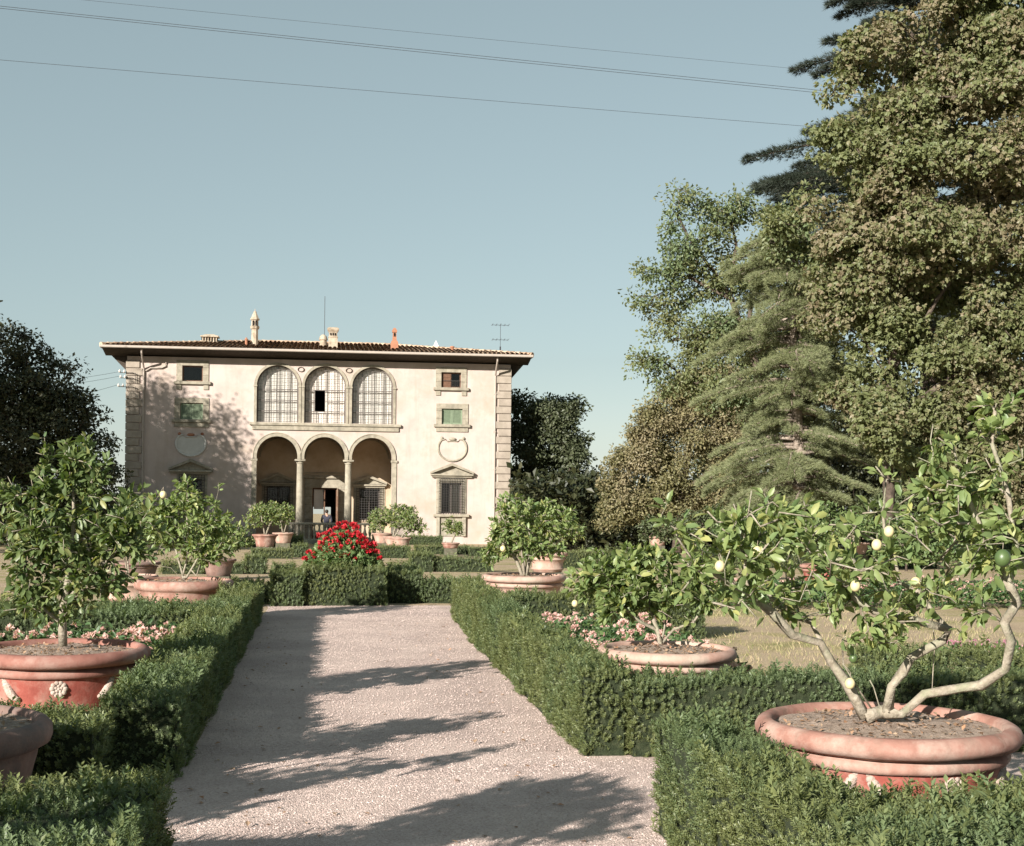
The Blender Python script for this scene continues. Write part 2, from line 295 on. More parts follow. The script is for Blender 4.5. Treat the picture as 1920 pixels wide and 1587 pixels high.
M['stones'] = island('gravel_stone', [(.34, .25, .22), (.46, .355, .315), (.52, .41, .37), (.58, .475, .43), (.41, .31, .275)], .9, 30)

# ------------------------------------------------------------------ ground, path
def sheet(name, xs, ys, dz, mat, kind='structure', edge=0.0, rng=None):
    mb = MB(); X, Y = np.meshgrid(xs, ys); Z = np.vectorize(gz)(Y)+dz
    if edge: X = X+np.where((X == xs[0]) | (X == xs[-1]), wob(X*0+Y*2, Y*3)*edge, 0)
    v = np.stack([X, Y, Z], -1).reshape(-1, 3); nx, ny = len(xs), len(ys)
    i = np.arange(ny-1)[:, None]*nx+np.arange(nx-1)[None]; f = np.stack([i, i+1, i+nx+1, i+nx], -1).reshape(-1, 4); mb.add(v, f)
    return tag(mb.build(name, mat, None, True), kind=kind)
sheet('ground', [-1500, -300, -60, -20, -8, 0, 8, 20, 60, 300, 1500], [-60, -10, 0, 10, 22, 26, 32, 40, 50, 60, 68, 72, 80, 95, 110, 150, 250, 400, 600, 900, 1600, 3000], 0, M['ground'])
sheet('gravel_path', [-.86, 0, .9, 1.95], list(np.arange(-4, 22.01, .5)), .004, M['gravel'], edge=.04)
tag(sheet('cross_path', [-9, -4, 0, 4, 9], [6.6, 7.8, 8.6, 9.5], .008, M['gravel']), 'gravel cross path between the hedges')
rng = np.random.default_rng(5)
def stones():
    mb = MB(); n = 60000
    y = 5.0+17*rng.random(n)**1.7; x = rng.uniform(-.84, 1.74, n); k = rng.random(n) > .78; y = np.where(k, rng.uniform(7.0, 9.3, n), y); x = np.where(k, rng.uniform(-2.4, 3.0, n), x); s = rng.uniform(.0038, .008, n)*(1+.35*(rng.random(n) > .95))
    t = np.array([(1, 0, 0), (0, 1, 0), (-1, 0, 0), (0, -1, 0), (.3, .2, .8), (-.2, -.3, -.6)]); tf = np.array([(0, 1, 4), (1, 2, 4), (2, 3, 4), (3, 0, 4)])
    a = rng.uniform(0, 6.28, n); ca, sa = np.cos(a), np.sin(a); sc = rng.uniform(.6, 1.2, (n, 3))
    tv = t[None]*sc[:, None]+rng.normal(0, .12, (n, 6, 3)); V = np.stack([tv[..., 0]*ca[:, None]-tv[..., 1]*sa[:, None], tv[..., 0]*sa[:, None]+tv[..., 1]*ca[:, None], tv[..., 2]*.8], -1)*s[:, None, None]
    V += np.stack([x, y, s*.25+.006], -1)[:, None]
    mb.add(V.reshape(-1, 3), (tf[None]+np.arange(n)[:, None, None]*6).reshape(-1, 3)); o = mb.build('gravel_stones', M['stones'])
    tag(o, 'loose pale pinkish stones scattered over the gravel path', 'gravel', kind='stuff')
    mb = MB(); n = 260; P = np.stack([.42+1.18*np.sign(rng.normal(0, 1, n))*rng.random(n)**.45, 6+13*rng.random(n)**1.5, np.full(n, .016)], -1); D = rng.normal(0, 1, (n, 3)); D[:, 2] *= .15
    leaves(mb, P, D, rng.uniform(.02, .05, n), rng, LEAF4, upw=3); tag(mb.build('fallen_leaves', M['flower_dead']), 'small brown fallen leaves on the gravel path', 'fallen leaves', kind='stuff')
stones()

# ------------------------------------------------------------------ box hedges
def hedge(label, boxes, size=.075, dens=420, seed=0, group='clipped box hedges of the parterre', wild=.0, T=None):
    """boxes: (x0,x1,y0,y1,height) on the ground; one clipped hedge = one mesh"""
    r = np.random.default_rng(seed+100); mb = MB(); T = T or SPRIG
    c = np.array([(boxes[0][0]+boxes[0][1])/2, (boxes[0][2]+boxes[0][3])/2, 0]); c[2] = gz(c[1])
    for (x0, x1, y0, y1, h) in boxes:
        ins = size*.55
        nx = max(2, int((x1-x0)/.12)); ny = max(2, int((y1-y0)/.12)); nx = min(nx, 60); ny = min(ny, 90); nz = 4
        def patch(fn, a, b):
            u, v = np.meshgrid(np.linspace(0, 1, a+1), np.linspace(0, 1, b+1)); q = fn(u, v)
            q[..., 2] += np.where(q[..., 2] > .05, .0, 0); i = np.arange(b)[:, None]*(a+1)+np.arange(a)[None]
            mb.add(q.reshape(-1, 3), np.stack([i, i+1, i+a+2, i+a+1], -1).reshape(-1, 4), 1)
        X = lambda u: x0+ins+(x1-x0-2*ins)*u; Y = lambda v: y0+ins+(y1-y0-2*ins)*v; G = np.vectorize(gz)
        top = lambda x, y: G(y)+h-ins+.03*wob(x*2, y*2)
        patch(lambda u, v: np.stack([X(u), Y(v), top(X(u), Y(v))], -1), nx, ny)
        for yy, fl in ((y0+ins, 0), (y1-ins, 1)):
            patch(lambda u, v: np.stack([X(u) if not fl else X(1-u), np.full_like(u, yy), G(np.full_like(u, yy))+(top(X(u) if not fl else X(1-u), np.full_like(u, yy))-G(np.full_like(u, yy)))*v], -1), nx, nz)
        for xx, fl in ((x0+ins, 1), (x1-ins, 0)):
            patch(lambda u, v: np.stack([np.full_like(u, xx), Y(u) if not fl else Y(1-u), G(Y(u if not fl else 1-u))+(top(np.full_like(u, xx), Y(u if not fl else 1-u))-G(Y(u if not fl else 1-u)))*v], -1), ny, nz)
        faces = [((x1-x0)*(y1-y0), (0, 0, 1), 1.15), ((x1-x0)*h, (0, -1, 0), 1), ((x1-x0)*h, (0, 1, 0), .5), ((y1-y0)*h, (-1, 0, 0), 1), ((y1-y0)*h, (1, 0, 0), .8)]
        for A, N, k in faces:
            n = int(A*dens*k); N = np.array(N, float)
            if n < 1: continue
            x = r.uniform(x0, x1, n); y = r.uniform(y0, y1, n); z = h*np.sqrt(r.random(n))if 0 else h*r.random(n)
            if N[2]: z = h+.03*wob(x*2, y*2)+r.normal(0, .016, n)
            if N[0]: x = np.where(N[0] < 0, x0, x1)+.035*wob(y*1.6, z*3)
            if N[1]: y = np.where(N[1] < 0, y0, y1)+.035*wob(x*1.6, z*3)
            P = np.stack([x, y, np.vectorize(gz)(y)+z], -1)-N*size*.55+r.normal(0, size*.16, (n, 3))
            if N[2]: P[:, 2] -= size*.25; D = np.array([0, 0, 1.0])+r.normal(0, .33, (n, 3))
            else: D = N*.62+np.array([0, 0, .75])+r.normal(0, .3, (n, 3))
            s = size*r.uniform(.7, 1.3, n)
            if N[2]: s = s*np.where(r.random(n) > .92, 2.1, 1.0)*(1+.35*wob(x*1.3, y*1.3))
            leaves(mb, P, D, s, r, T, 0, upw=0, jit=1)
    o = mb.build('box_hedge', [M['box'], M['boxcore']], None, False, loc=c)
    return tag(o, label, 'hedge', group)
def hpx(xl, xr, ytop, ybase, depth):
    """a hedge block surveyed from the photo: foot line at ybase, top edge at ytop"""
    a, b = gnd(xl, ybase), gnd(xr, ybase); y = (a[1]+b[1])/2
    h = aty((xl+xr)/2, ytop, y)[2]-gz(y); s = aty(xl, ybase, y)[0], aty(xr, ybase, y)[0]
    return (s[0], s[1], y, y+depth*.6, max(h-.08, .2))
NEAR, MID, FAR = dict(size=.042, dens=1400), dict(size=.058, dens=700), dict(size=.08, dens=340, T=SPRIG_S)
hedge('box hedge nearest on the right, wrapping round the front of the big lemon pot', [(1.7, 2.08, 3.9, 7.2, .58), (2.08, 6.5, 3.9, 5.7, .53)], seed=1, **NEAR)
hedge('long box hedge right of the path, from a square end to the far pink pots', [(1.7, 2.02, 9.3, 17.0, .56), (2.02, 7.5, 9.25, 9.75, .51), (1.72, 4.6, 16.9, 17.6, .5), (1.74, 2.1, 17.6, 19.6, .52)], seed=2, size=.047, dens=1100)
hedge('shaded box hedge at the bottom left corner of the garden', [(-6, -.66, 4.2, 6.35, .5)], seed=3, **NEAR)
hedge('box hedge left of the path, running in front of the pot with the white rosette', [(-1.30, -.86, 8.72, 20.3, .48), (-6, -1.24, 8.05, 8.78, .44)], seed=4, size=.047, dens=1100)
hedge('box hedge crossing the bed behind the pink flowers on the left', [(-7, -1.37, 14.7, 16.1, .5)], seed=5, **MID)
hedge('square box hedge round the red geraniums at the end of the path', [(-.33, .93, 21.9, 22.35, .57), (-.33, 0, 22.35, 23.3, .57), (.6, .93, 22.35, 23.3, .57)], seed=6, **MID)
hedge('box hedge just left of the geranium box with a taller square end', [hpx(507, 568, 1066, 1138, 1.6), hpx(436, 507, 1086, 1134, .6), hpx(320, 436, 1092, 1132, .5)], seed=7, **MID)
hedge('box hedge just right of the geranium box with a taller square end', [hpx(726, 792, 1064, 1132, 1.8), hpx(792, 905, 1081, 1132, .7)], seed=8, **MID)
hedge('low box hedge stub behind the left shoulder of the geraniums', [hpx(513, 553, 1053, 1074, .9)], seed=9, **FAR)
hedge('low box hedge stub behind the right shoulder of the geraniums', [hpx(729, 768, 1053, 1072, .9)], seed=10, **FAR)
hedge('lit box hedge with a raised end, left of the geraniums in the second row', [hpx(459, 499, 1037, 1077, 1.2), hpx(385, 459, 1048, 1077, .8), hpx(300, 385, 1050, 1077, .8)], seed=11, **FAR)
hedge('lit box hedge with a raised end, right of the geraniums in the second row', [hpx(769, 813, 1033, 1073, 1.4), hpx(813, 925, 1041, 1073, .9)], seed=12, **FAR)
hedge('box hedge of the third row on the left, under the potted tree by the house', [hpx(548, 576, 1018, 1046, 1.4), hpx(470, 548, 1026, 1048, .9)], seed=13, **FAR)
hedge('box hedge of the third row on the right, below the pale pots by the house', [hpx(706, 769, 1022, 1047, 1.2)], seed=14, **FAR)
hedge('box hedge of the third row further right, under the smallest potted tree', [hpx(779, 880, 1021, 1040, 1.3), hpx(880, 960, 1024, 1044, 1.2)], seed=15, **FAR)
hedge('low box hedge close to the house, left of the balustrade', [hpx(505, 567, 1003, 1026, 1.5), hpx(420, 505, 1006, 1026, 1.2)], seed=16, **FAR)
hedge('low box hedge close to the house, right of the balustrade', [hpx(700, 830, 1004, 1022, 1.5)], seed=17, **FAR)
hedge('box hedge along the foot of the house front on the right', [hpx(858, 1010, 998, 1016, 1.6)], seed=18, **FAR)
hedge('long box hedge in front of the dark trees to the right of the house', [hpx(1030, 1330, 996, 1022, 2.0)], seed=19, **FAR)
hedge('box hedge crossing the right garden behind the far pink pots', [hpx(1010, 1240, 1030, 1066, 1.0)], seed=20, **FAR)
hedge('box hedge behind the red pot in the right garden', [hpx(1300, 1760, 1030, 1066, 1.2)], seed=21, **FAR)
hedge('box hedge at the right edge behind the row of pink flowers', [hpx(1640, 2000, 1000, 1050, 1.0)], seed=22, **FAR)
hedge('small round box bush on the dry lawn behind the big lemon pot', [(4.15, 4.75, 10.3, 10.9, .55)], seed=23, **MID)
hedge('box hedge at the far right edge beyond the big lemon pot', [(5.2, 8.5, 10.6, 11.3, .5)], seed=24, **MID)

# ------------------------------------------------------------------ branching plants
def grow(stems, targets, rng, seg, bend=.12, droop=0.0):
    """stems: polylines (with radius) that exist; targets: twig tips joined to the nearest wood. Returns nodes, parents, tip ids"""
    N = []; Pa = []; 
    for st in stems:
        st = [np.asarray(p, float) for p in st]; prev = -1
        if N:
            d = np.linalg.norm(np.array(N)-st[0], axis=1); prev = int(d.argmin()) if d.min() < 2*seg+.05 else -1
        last = st[0]
        if prev < 0 or np.linalg.norm(N[prev]-st[0]) > 1e-4: N.append(st[0]); Pa.append(prev); prev = len(N)-1
        for p in st[1:]:
            k = max(1, int(np.linalg.norm(p-last)/seg))
            for i in range(1, k+1): N.append(last+(p-last)*i/k+rng.normal(0, seg*.04, 3)); Pa.append(prev); prev = len(N)-1
            last = p
    nst = len(N); tips = []
    A = np.zeros((nst+len(targets)*14+10, 3)); A[:nst] = N; n = nst
    base = A[:nst]
    order = np.argsort([np.min(np.linalg.norm(base-t, axis=1)) for t in targets]) if len(targets) else []
    for ti in order:
        t = targets[ti]; d = A[:n]-t; dist = np.sqrt((d**2).sum(1)+.6*np.maximum(d[:, 2], 0)**2); j = int(dist.argmin()); L = np.linalg.norm(t-A[j])
        k = int(min(12, max(1, L/seg))); side = rng.normal(0, bend*L, 3); prev = j; a = A[j].copy()
        for i in range(1, k+1):
            u = i/k; A[n] = a+(t-a)*u+side*sin(pi*u)-np.array([0, 0, droop*L*u*(1-u)*-1]); Pa.append(prev); prev = n; n += 1
        tips.append(prev)
    return A[:n], np.array(Pa), np.array(tips, int), nst
KN = np.random.default_rng(3)
def wood(mb, A, Pa, r_tip, power, rmax=None, sides=5, m=0, flare=0.0):
    n = len(A); cnt = np.zeros(n); ch = [[] for _ in range(n)]
    for i in range(n-1, -1, -1):
        if not ch[i]: cnt[i] = 1
        if Pa[i] >= 0: ch[Pa[i]].append(i); cnt[Pa[i]] += cnt[i]
    R = r_tip*cnt**power
    if rmax: R = np.minimum(R, rmax)
    starts = [i for i in range(n) if Pa[i] < 0]
    while starts:
        s = starts.pop(); ln = []; 
        if Pa[s] >= 0: ln.append(Pa[s])
        i = s
        while True:
            ln.append(i)
            if not ch[i]: break
            c = sorted(ch[i], key=lambda q: -cnt[q]); starts += c[1:]; i = c[0]
        if len(ln) > 1:
            rr = R[ln]*KN.uniform(.86, 1.14, len(ln))
            if Pa[s] >= 0: rr[0] = min(R[Pa[s]], R[s]*1.25)
            elif flare: rr[0] *= 1+flare
            tube(mb, A[ln], rr, sides if rr[0] > r_tip*3 else max(3, sides-2), m)
    return R
def blob_pts(blobs, n, rng, shell=.35, cen=False):
    w = np.array([b[1][0]*b[1][1]*b[1][2] for b in blobs])**.75; idx = rng.choice(len(blobs), n, p=w/w.sum()); out = []
    for i in idx:
        c, r = blobs[i][:2]; d = rng.normal(0, 1, 3); d /= np.linalg.norm(d); out.append(np.asarray(c)+d*np.asarray(r)*(shell+(1-shell)*rng.random()**.6))
    return (np.array(out), np.array([blobs[i][0] for i in idx])) if cen else np.array(out)

# ------------------------------------------------------------------ potted citrus trees
PROF = {   # (radius, height) with radius 1 = rim, height 1 = rim top
 'conca': [(.70, 0), (.74, .02), (.79, .28), (.845, .52), (.865, .60), (.895, .605), (.91, .635), (.915, .68), (.90, .72), (.868, .735), (.875, .755), (.93, .77), (.975, .79), (1, .845), (1, .90), (.98, .955), (.94, .99), (.90, 1), (.86, .97), (.845, .88), (.84, .8)],
 'wide': [(.70, 0), (.73, .02), (.80, .30), (.86, .60), (.885, .70), (.89, .76), (.93, .78), (.98, .81), (1, .87), (.995, .94), (.95, .99), (.90, 1), (.87, .97), (.85, .86)],
 'vase': [(.62, 0), (.65, .03), (.70, .25), (.77, .50), (.83, .70), (.85, .76), (.88, .77), (.90, .80), (.87, .83), (.90, .85), (.97, .87), (1, .91), (.99, .97), (.94, 1), (.88, .99), (.85, .92)],
 'banded': [(.66, 0), (.70, .02), (.74, .12), (.80, .15), (.80, .20), (.75, .23), (.77, .50), (.83, .62), (.88, .64), (.88, .70), (.84, .73), (.88, .80), (.97, .84), (1, .90), (.98, .97), (.93, 1), (.88, .98), (.86, .9)],
}
PROF['conca'] = [(a, h*.71/.6 if h <= .6 else .71+(h-.6)*.29/.4) for a, h in PROF['conca']]
def rosette(mb, c, nrm, r):
    nrm = np.asarray(nrm, float); t = np.cross((0, 0, 1), nrm); t /= np.linalg.norm(t); u = np.cross(nrm, t)
    for k in range(10):
        a = k*2*pi/10; p = np.asarray(c)+(t*cos(a)+u*sin(a))*r*.62; sphere(mb, p, r*.30, 8, 6)
    sphere(mb, np.asarray(c)+nrm*.004, r*.2, 8, 6); sphere(mb, c, r*.62, 12, 6, sq=(1, 1, 1)) if 0 else None
    for k in range(5):
        a = k*2*pi/5+.3; sphere(mb, np.asarray(c)+(t*cos(a)+u*sin(a))*r*.3+nrm*.004, r*.2, 8, 6)
def pot(root, P, R, Hp, style, mat, matbody=None, decor=None, ped=0.0):
    """P: centre of the pot's foot"""
    pr = [(a*R, b*Hp) for a, b in PROF[style]]; mb = MB()
    if matbody is None: lathe(mb, pr, P, 56)
    else:
        k = next(i for i, (a, b) in enumerate(PROF[style]) if b > .70); lathe(mb, pr[:k+1], P, 56, 1); lathe(mb, pr[k:], P, 56, 0)
    v = np.concatenate(mb.v); mb.v = [v+np.stack([wob(v[:, 0]*5, v[:, 2]*6), wob(v[:, 1]*5, v[:, 2]*5+2), wob(v[:, 0]*4, v[:, 1]*4)], -1)*.004*R]
    o = mb.build('pot', [mat]+([matbody] if matbody else []), root, True, loc=P)
    rr = np.random.default_rng(int(abs(P[0]*1000))); mb = MB(); zs = P[2]+Hp*.93; Rs = R*.865
    rings = 9; ns = 36; v = [(P[0], P[1], zs+.02)]; f = []
    for i in range(1, rings+1):
        for j in range(ns):
            q = i/rings; v.append((P[0]+Rs*q*cos(j*2*pi/ns), P[1]+Rs*q*sin(j*2*pi/ns), zs+.03*R*(1-q*q)+rr.normal(0, .006)))
    fs = [(0, 1+j, 1+(j+1) % ns) for j in range(ns)]
    fs += [(1+(i-1)*ns+j, 1+i*ns+j, 1+i*ns+(j+1) % ns, 1+(i-1)*ns+(j+1) % ns) for i in range(1, rings) for j in range(ns)]
    mb.polys(v, fs)
    if R > .45:                                                # dead leaves and clods on the soil
        n = 420; a = rr.uniform(0, 6.28, n); q = Rs*np.sqrt(rr.random(n))*.97; Q = np.stack([P[0]+q*np.cos(a), P[1]+q*np.sin(a), zs+.03*R*(1-(q/Rs)**2)+.006+0*q], -1)
        D = rr.normal(0, 1, (n, 3)); D[:, 2] = abs(D[:, 2])*.3; leaves(mb, Q, D, rr.uniform(.012, .04, n), rr, LEAF4, 1, upw=2)
    mb.build('soil', [M['soil'], M['flower_dead']], root, True, loc=P)
    if ped > .03:
        mb = MB(); s = R*.66; z0 = P[2]-ped; box(mb, P[0]-s, P[0]+s, P[1]-s, P[1]+s, z0, P[2]-.001, bev=.01); mb.build('pedestal', M['oldstone'], root)
    if decor is not None:
        zb = Hp*.60; rb = R*.835
        for k in range(8):
            a = -pi/2+decor+k*2*pi/8; n = np.array([cos(a), sin(a), 0]); mb = MB(); c = np.asarray(P)+n*(rb+.002)+np.array([0, 0, zb])
            if k % 2 == 0: rosette(mb, c, n, .07*R/.65); mb.build('rosette', M['relief'], o, True, loc=P)
            else:
                t = np.array([-sin(a), cos(a), 0])
                for s in (-1, 1):
                    for i in range(12):
                        u = i/11; sphere(mb, c+t*s*(.02+.12*u)+n*(-.012*u*u)+np.array([0, 0, .09-.14*(1-(1-u)**2)*1.0-.02*u]), .018+.016*sin(pi*u), 8, 6, sq=(1, 1, .9))
                sphere(mb, c+np.array([0, 0, .09]), .026, 8, 6); mb.build('garland', M['relief'], o, True, loc=P)
    return o
def citrus(label, rim, W, style, mat, stems=None, blobs=(), ntw=60, leaf=.085, per=9, seed=1, Hp=None, matbody=None, decor=None, lemons=(), limes=(), lm='citrus', r_tip=.0026, power=.46, rmax=None, seg=.09, bare=False, auto=3, group='potted citrus trees', far=False, shoots=()):
    """rim: (px,py,z) of the rim centre in the photo; blobs in photo pixels at the pot's distance"""
    r = np.random.default_rng(seed); c = atz(rim[0], rim[1], rim[2]); R = W/2; d = (c-CAM)@vf; g = gz(c[1]); k = F/d
    Hp = Hp or min(W*.48, c[2]-g-.005); P = (c[0], c[1], c[2]-Hp); root = empty('potted_citrus', (c[0], c[1], g), label, 'potted tree', group)
    pot(root, P, R, Hp, style, mat, matbody, decor, ped=P[2]-g)
    soil = c+np.array([0, 0, -Hp*.06])
    BL = []
    for (px, py, rx, ry, *dd) in blobs:
        dep = d+(dd[0] if dd else 0); q = atd(px, py, dep); s = dep/F; BL.append((q, (rx*s, rx*s*.85, ry*s)))
    if stems: ST = [[atd(px, py, d+(dd[0] if dd else 0)) for (px, py, *dd) in st] for st in stems]
    else:
        ST = []; top = np.mean([b[0] for b in BL], axis=0)
        for i in range(auto):
            a = i*2*pi/auto+r.uniform(-.4, .4); e = top+np.array([cos(a), sin(a), 0])*BL[0][1][0]*.45+np.array([0, 0, -.25*BL[0][1][2]])
            s0 = soil+np.array([cos(a), sin(a), 0])*.025; ST.append([s0, s0+(e-s0)*.35+np.array([0, 0, .05]), s0+(e-s0)*.7, e])
    T = blob_pts(BL, ntw, r, .25); ok = T[:, 2] > soil[2]+.06; T = T[ok]
    A, Pa, tips, nst = grow(ST, T, r, seg, .13); mb = MB(); wood(mb, A, Pa, r_tip, power, rmax, 6, flare=.15)
    o = mb.build('trunk', M['bark'], root, True, loc=soil)
    LP = []; LD = []
    for t in tips:
        i = t; chain = [t]
        while len(chain) < 4 and Pa[i] >= nst-1 and Pa[i] >= 0: i = Pa[i]; chain.append(i)
        if len(chain) == 1: chain.append(max(Pa[t], 0))
        pts = A[chain]; tw = pts[0]-pts[-1]; tw /= np.linalg.norm(tw)+1e-6
        for q in range(per):
            u = r.random()**1.3*(len(pts)-1); a = int(u); p = pts[a]+(pts[min(a+1, len(pts)-1)]-pts[a])*(u-a)
            e = r.normal(0, 1, 3); e -= (e@tw)*tw; e /= np.linalg.norm(e)+1e-6
            LP.append(p+e*.012); LD.append(tw*r.uniform(.3, .9)+e*r.uniform(.5, 1)+np.array([0, 0, r.uniform(-.35, .35)]))
    mb = MB(); n = len(LP); leaves(mb, LP, LD, leaf*r.uniform(.6, 1.25, n), r, LEAF6, 0, upw=.9, jit=.6)
    o = mb.build('foliage', M[lm], root, True, loc=soil)
    for lst, nm, mt, rad in ((lemons, 'lemon', 'lemon', .025), (limes, 'green_lemon', 'lime', .021)):
        for (px, py, *dd) in lst:
            p = atd(px, py, d+(dd[0] if dd else 0)); mb = MB(); rd = dd[1] if len(dd) > 1 else rad; sphere(mb, (0, 0, 0), rd, 18, 12, sq=(1, 1, 1.14)); tube(mb, [(0, 0, rd*1.1), (.002, 0, rd*1.1+.03)], .002, 5, 1)
            j = int(np.linalg.norm(A-(p+np.array([0, 0, .03])), axis=1).argmin()); tube(mb, [(0.002, 0, rd*1.1+.028), tuple((A[j]-p)*.5+np.array([0, 0, .03])), tuple(A[j]-p)], .0018, 4, 1)
            mb.build(nm, [M[mt], M['bark']], root, True, at=p)
    return root

# the large lemon at lower right: limbs follow the photo
R1st = [[(1622, 1345), (1583, 1275), (1537, 1208), (1483, 1190, -.05), (1445, 1150, -.1), (1400, 1110, -.1), (1345, 1082, -.15), (1300, 1050, -.2), (1270, 1010, -.2)],
        [(1583, 1275), (1560, 1235, .05), (1533, 1190, .1), (1518, 1168, .15), (1470, 1150, .2), (1430, 1100, .2), (1410, 1060, .25)],
        [(1640, 1338), (1610, 1290, -.05), (1580, 1245, -.08), (1578, 1200, -.1)], [(1652, 1335, .05), (1640, 1290, .08), (1632, 1276, .08)],
        [(1664, 1336), (1672, 1285), (1712, 1232), (1768, 1200, -.03), (1779, 1180, -.05), (1725, 1166, -.08), (1640, 1146, -.12), (1602, 1122, -.12), (1590, 1092, -.12), (1604, 1070, -.1)],
        [(1779, 1180, -.05), (1730, 1128, 0), (1722, 1082, 0), (1735, 1062, .02), (1765, 1050, .05), (1790, 1020, .05)],
        [(1725, 1112, 0), (1684, 1092, .05), (1677, 1040, .08), (1660, 1020, .1), (1655, 960, .1), (1662, 900, .1)],
        [(1690, 1340), (1735, 1303), (1838, 1284, -.1), (1888, 1255, -.2), (1896, 1200, -.25), (1884, 1168, -.28), (1906, 1130, -.3), (1892, 1095, -.35), (1905, 1020, -.4), (1890, 930, -.4), (1860, 830, -.4), (1865, 770, -.4)],
        [(1748, 1300, .1), (1752, 1210, .12), (1745, 1150, .12)], [(1892, 1095, -.35), (1840, 1000, -.35), (1800, 900, -.3), (1790, 840, -.3)], [(1402, 1110, -.1), (1395, 1010, -.15), (1410, 920, -.15)]]
citrus('big spreading lemon tree with bare forked limbs and yellow lemons, nearest pot on the right', (1662, 1348, .62), 1.33, 'conca', M['terra'], stems=R1st, matbody=M['terrar'], decor=.2,
       blobs=[(1330, 1010, 75, 60, -.15), (1400, 1040, 80, 80, -.1), (1480, 1010, 70, 55, .1), (1450, 960, 80, 40, .1), (1310, 1085, 45, 45, -.2), (1250, 960, 30, 40, -.2),
              (1800, 960, 100, 90, -.35), (1870, 850, 60, 90, -.4), (1760, 860, 60, 70, -.3), (1880, 1030, 70, 70, -.5), (1650, 930, 50, 60, .1), (1640, 1180, 70, 45, -.15), (1580, 1080, 60, 50, -.05), (1740, 1120, 60, 40, 0), (1560, 1130, 50, 40, -.1), (1835, 790, 60, 45, -.4), (1500, 1060, 220, 120, -.1), (1780, 1000, 140, 210, -.3), (1880, 760, 40, 40, -.45)],
       ntw=480, per=6, leaf=.072, seed=11, rmax=.05, r_tip=.0034, power=.49,
       lemons=[(1594, 1282, -.1), (1604, 1099, -.38), (1717, 1093, -.38), (1644, 1022, -.35), (1667, 997, -.3), (1350, 1062, -.42), (1420, 1035, -.2)], limes=[(1880, 1047, -1.0, .035), (1492, 1098, .1), (1643, 1180, -.1), (1600, 1235, -.1), (1505, 1102, .1)])
citrus('low bushy lemon tree in the pale pot second from the front on the right', (1250, 1213, .6), 1.06, 'conca', M['terrap'], blobs=[(1180, 1090, 95, 55), (1260, 1120, 75, 55), (1130, 1060, 50, 40), (1300, 1050, 50, 45), (1150, 1130, 55, 45), (1095, 1085, 45, 45), (1320, 1100, 40, 45), (1200, 1050, 60, 35)],
       stems=[[(1240, 1205), (1230, 1180), (1200, 1165, -.05), (1170, 1140, -.1)], [(1243, 1205), (1262, 1182), (1300, 1168, .05), (1320, 1140, .05), (1318, 1100, 0)], [(1236, 1205), (1232, 1180), (1215, 1130, .1), (1190, 1090, .1)], [(1240, 1205), (1250, 1160, .1), (1270, 1100, .1)]],
       ntw=360, per=9, leaf=.075, seed=12, lemons=[(1078, 1132, -.1, .024)], limes=[(1332, 1149, 0)], rmax=.035, decor=.5)
citrus('tall dense citrus in the red pot with a white rosette, left edge', (112, 1212, .6), 1.29, 'conca', M['terrak'], matbody=M['terrar'], decor=.17,
       stems=[[(118, 1212), (116, 1170), (122, 1130), (130, 1060), (140, 980), (135, 900)], [(116, 1170), (90, 1150), (60, 1120), (45, 1060)], [(122, 1130), (170, 1080), (220, 1030), (245, 980)], [(130, 1060), (90, 990), (80, 920)]],
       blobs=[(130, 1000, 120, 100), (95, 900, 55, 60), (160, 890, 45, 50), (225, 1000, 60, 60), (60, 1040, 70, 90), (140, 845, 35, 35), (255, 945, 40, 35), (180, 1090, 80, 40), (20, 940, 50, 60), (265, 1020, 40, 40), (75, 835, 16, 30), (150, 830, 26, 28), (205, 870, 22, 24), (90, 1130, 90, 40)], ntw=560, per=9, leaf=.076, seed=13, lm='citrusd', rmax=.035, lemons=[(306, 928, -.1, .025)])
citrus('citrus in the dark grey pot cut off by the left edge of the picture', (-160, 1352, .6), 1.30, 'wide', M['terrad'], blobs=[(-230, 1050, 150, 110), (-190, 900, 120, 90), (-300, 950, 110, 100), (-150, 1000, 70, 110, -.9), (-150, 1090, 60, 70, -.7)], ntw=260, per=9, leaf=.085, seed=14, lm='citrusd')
citrus('many stemmed lemon in the wide plain reddish brown pot on the left', (345, 1086, .6), 1.27, 'wide', M['terra'], stems=[[(342, 1083), (350, 1050), (352, 1000), (350, 940), (352, 905)], [(338, 1083), (320, 1065), (285, 1058), (270, 1040)], [(350, 1083), (375, 1040), (390, 990), (410, 920)], [(368, 1080), (378, 1050), (400, 1040)], [(344, 1083), (330, 1030), (300, 980)]],
       blobs=[(350, 985, 75, 55), (300, 990, 50, 45), (410, 1000, 45, 45), (350, 930, 45, 35), (405, 925, 14, 35), (300, 950, 40, 35), (380, 1040, 60, 25)], ntw=330, per=10, leaf=.08, seed=15, rmax=.03)
citrus('sprawling citrus in the plain banded pot behind the wide reddish pot', (243, 1078, .58), .78, 'banded', M['terrap'], blobs=[(230, 1000, 55, 50), (255, 960, 40, 40)], ntw=150, per=8, leaf=.085, seed=16, lm='citrusd')
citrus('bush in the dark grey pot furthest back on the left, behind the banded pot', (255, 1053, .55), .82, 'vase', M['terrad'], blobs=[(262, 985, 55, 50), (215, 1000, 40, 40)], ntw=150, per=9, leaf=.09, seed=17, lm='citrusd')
citrus('dark round citrus bush low behind the wide reddish pot, towards the house', (410, 1048, .25), .78, 'vase', M['terrad'], blobs=[(415, 1005, 50, 38), (445, 1010, 30, 30), (380, 990, 35, 35)], ntw=260, per=10, leaf=.10, seed=18, lm='citrusd')
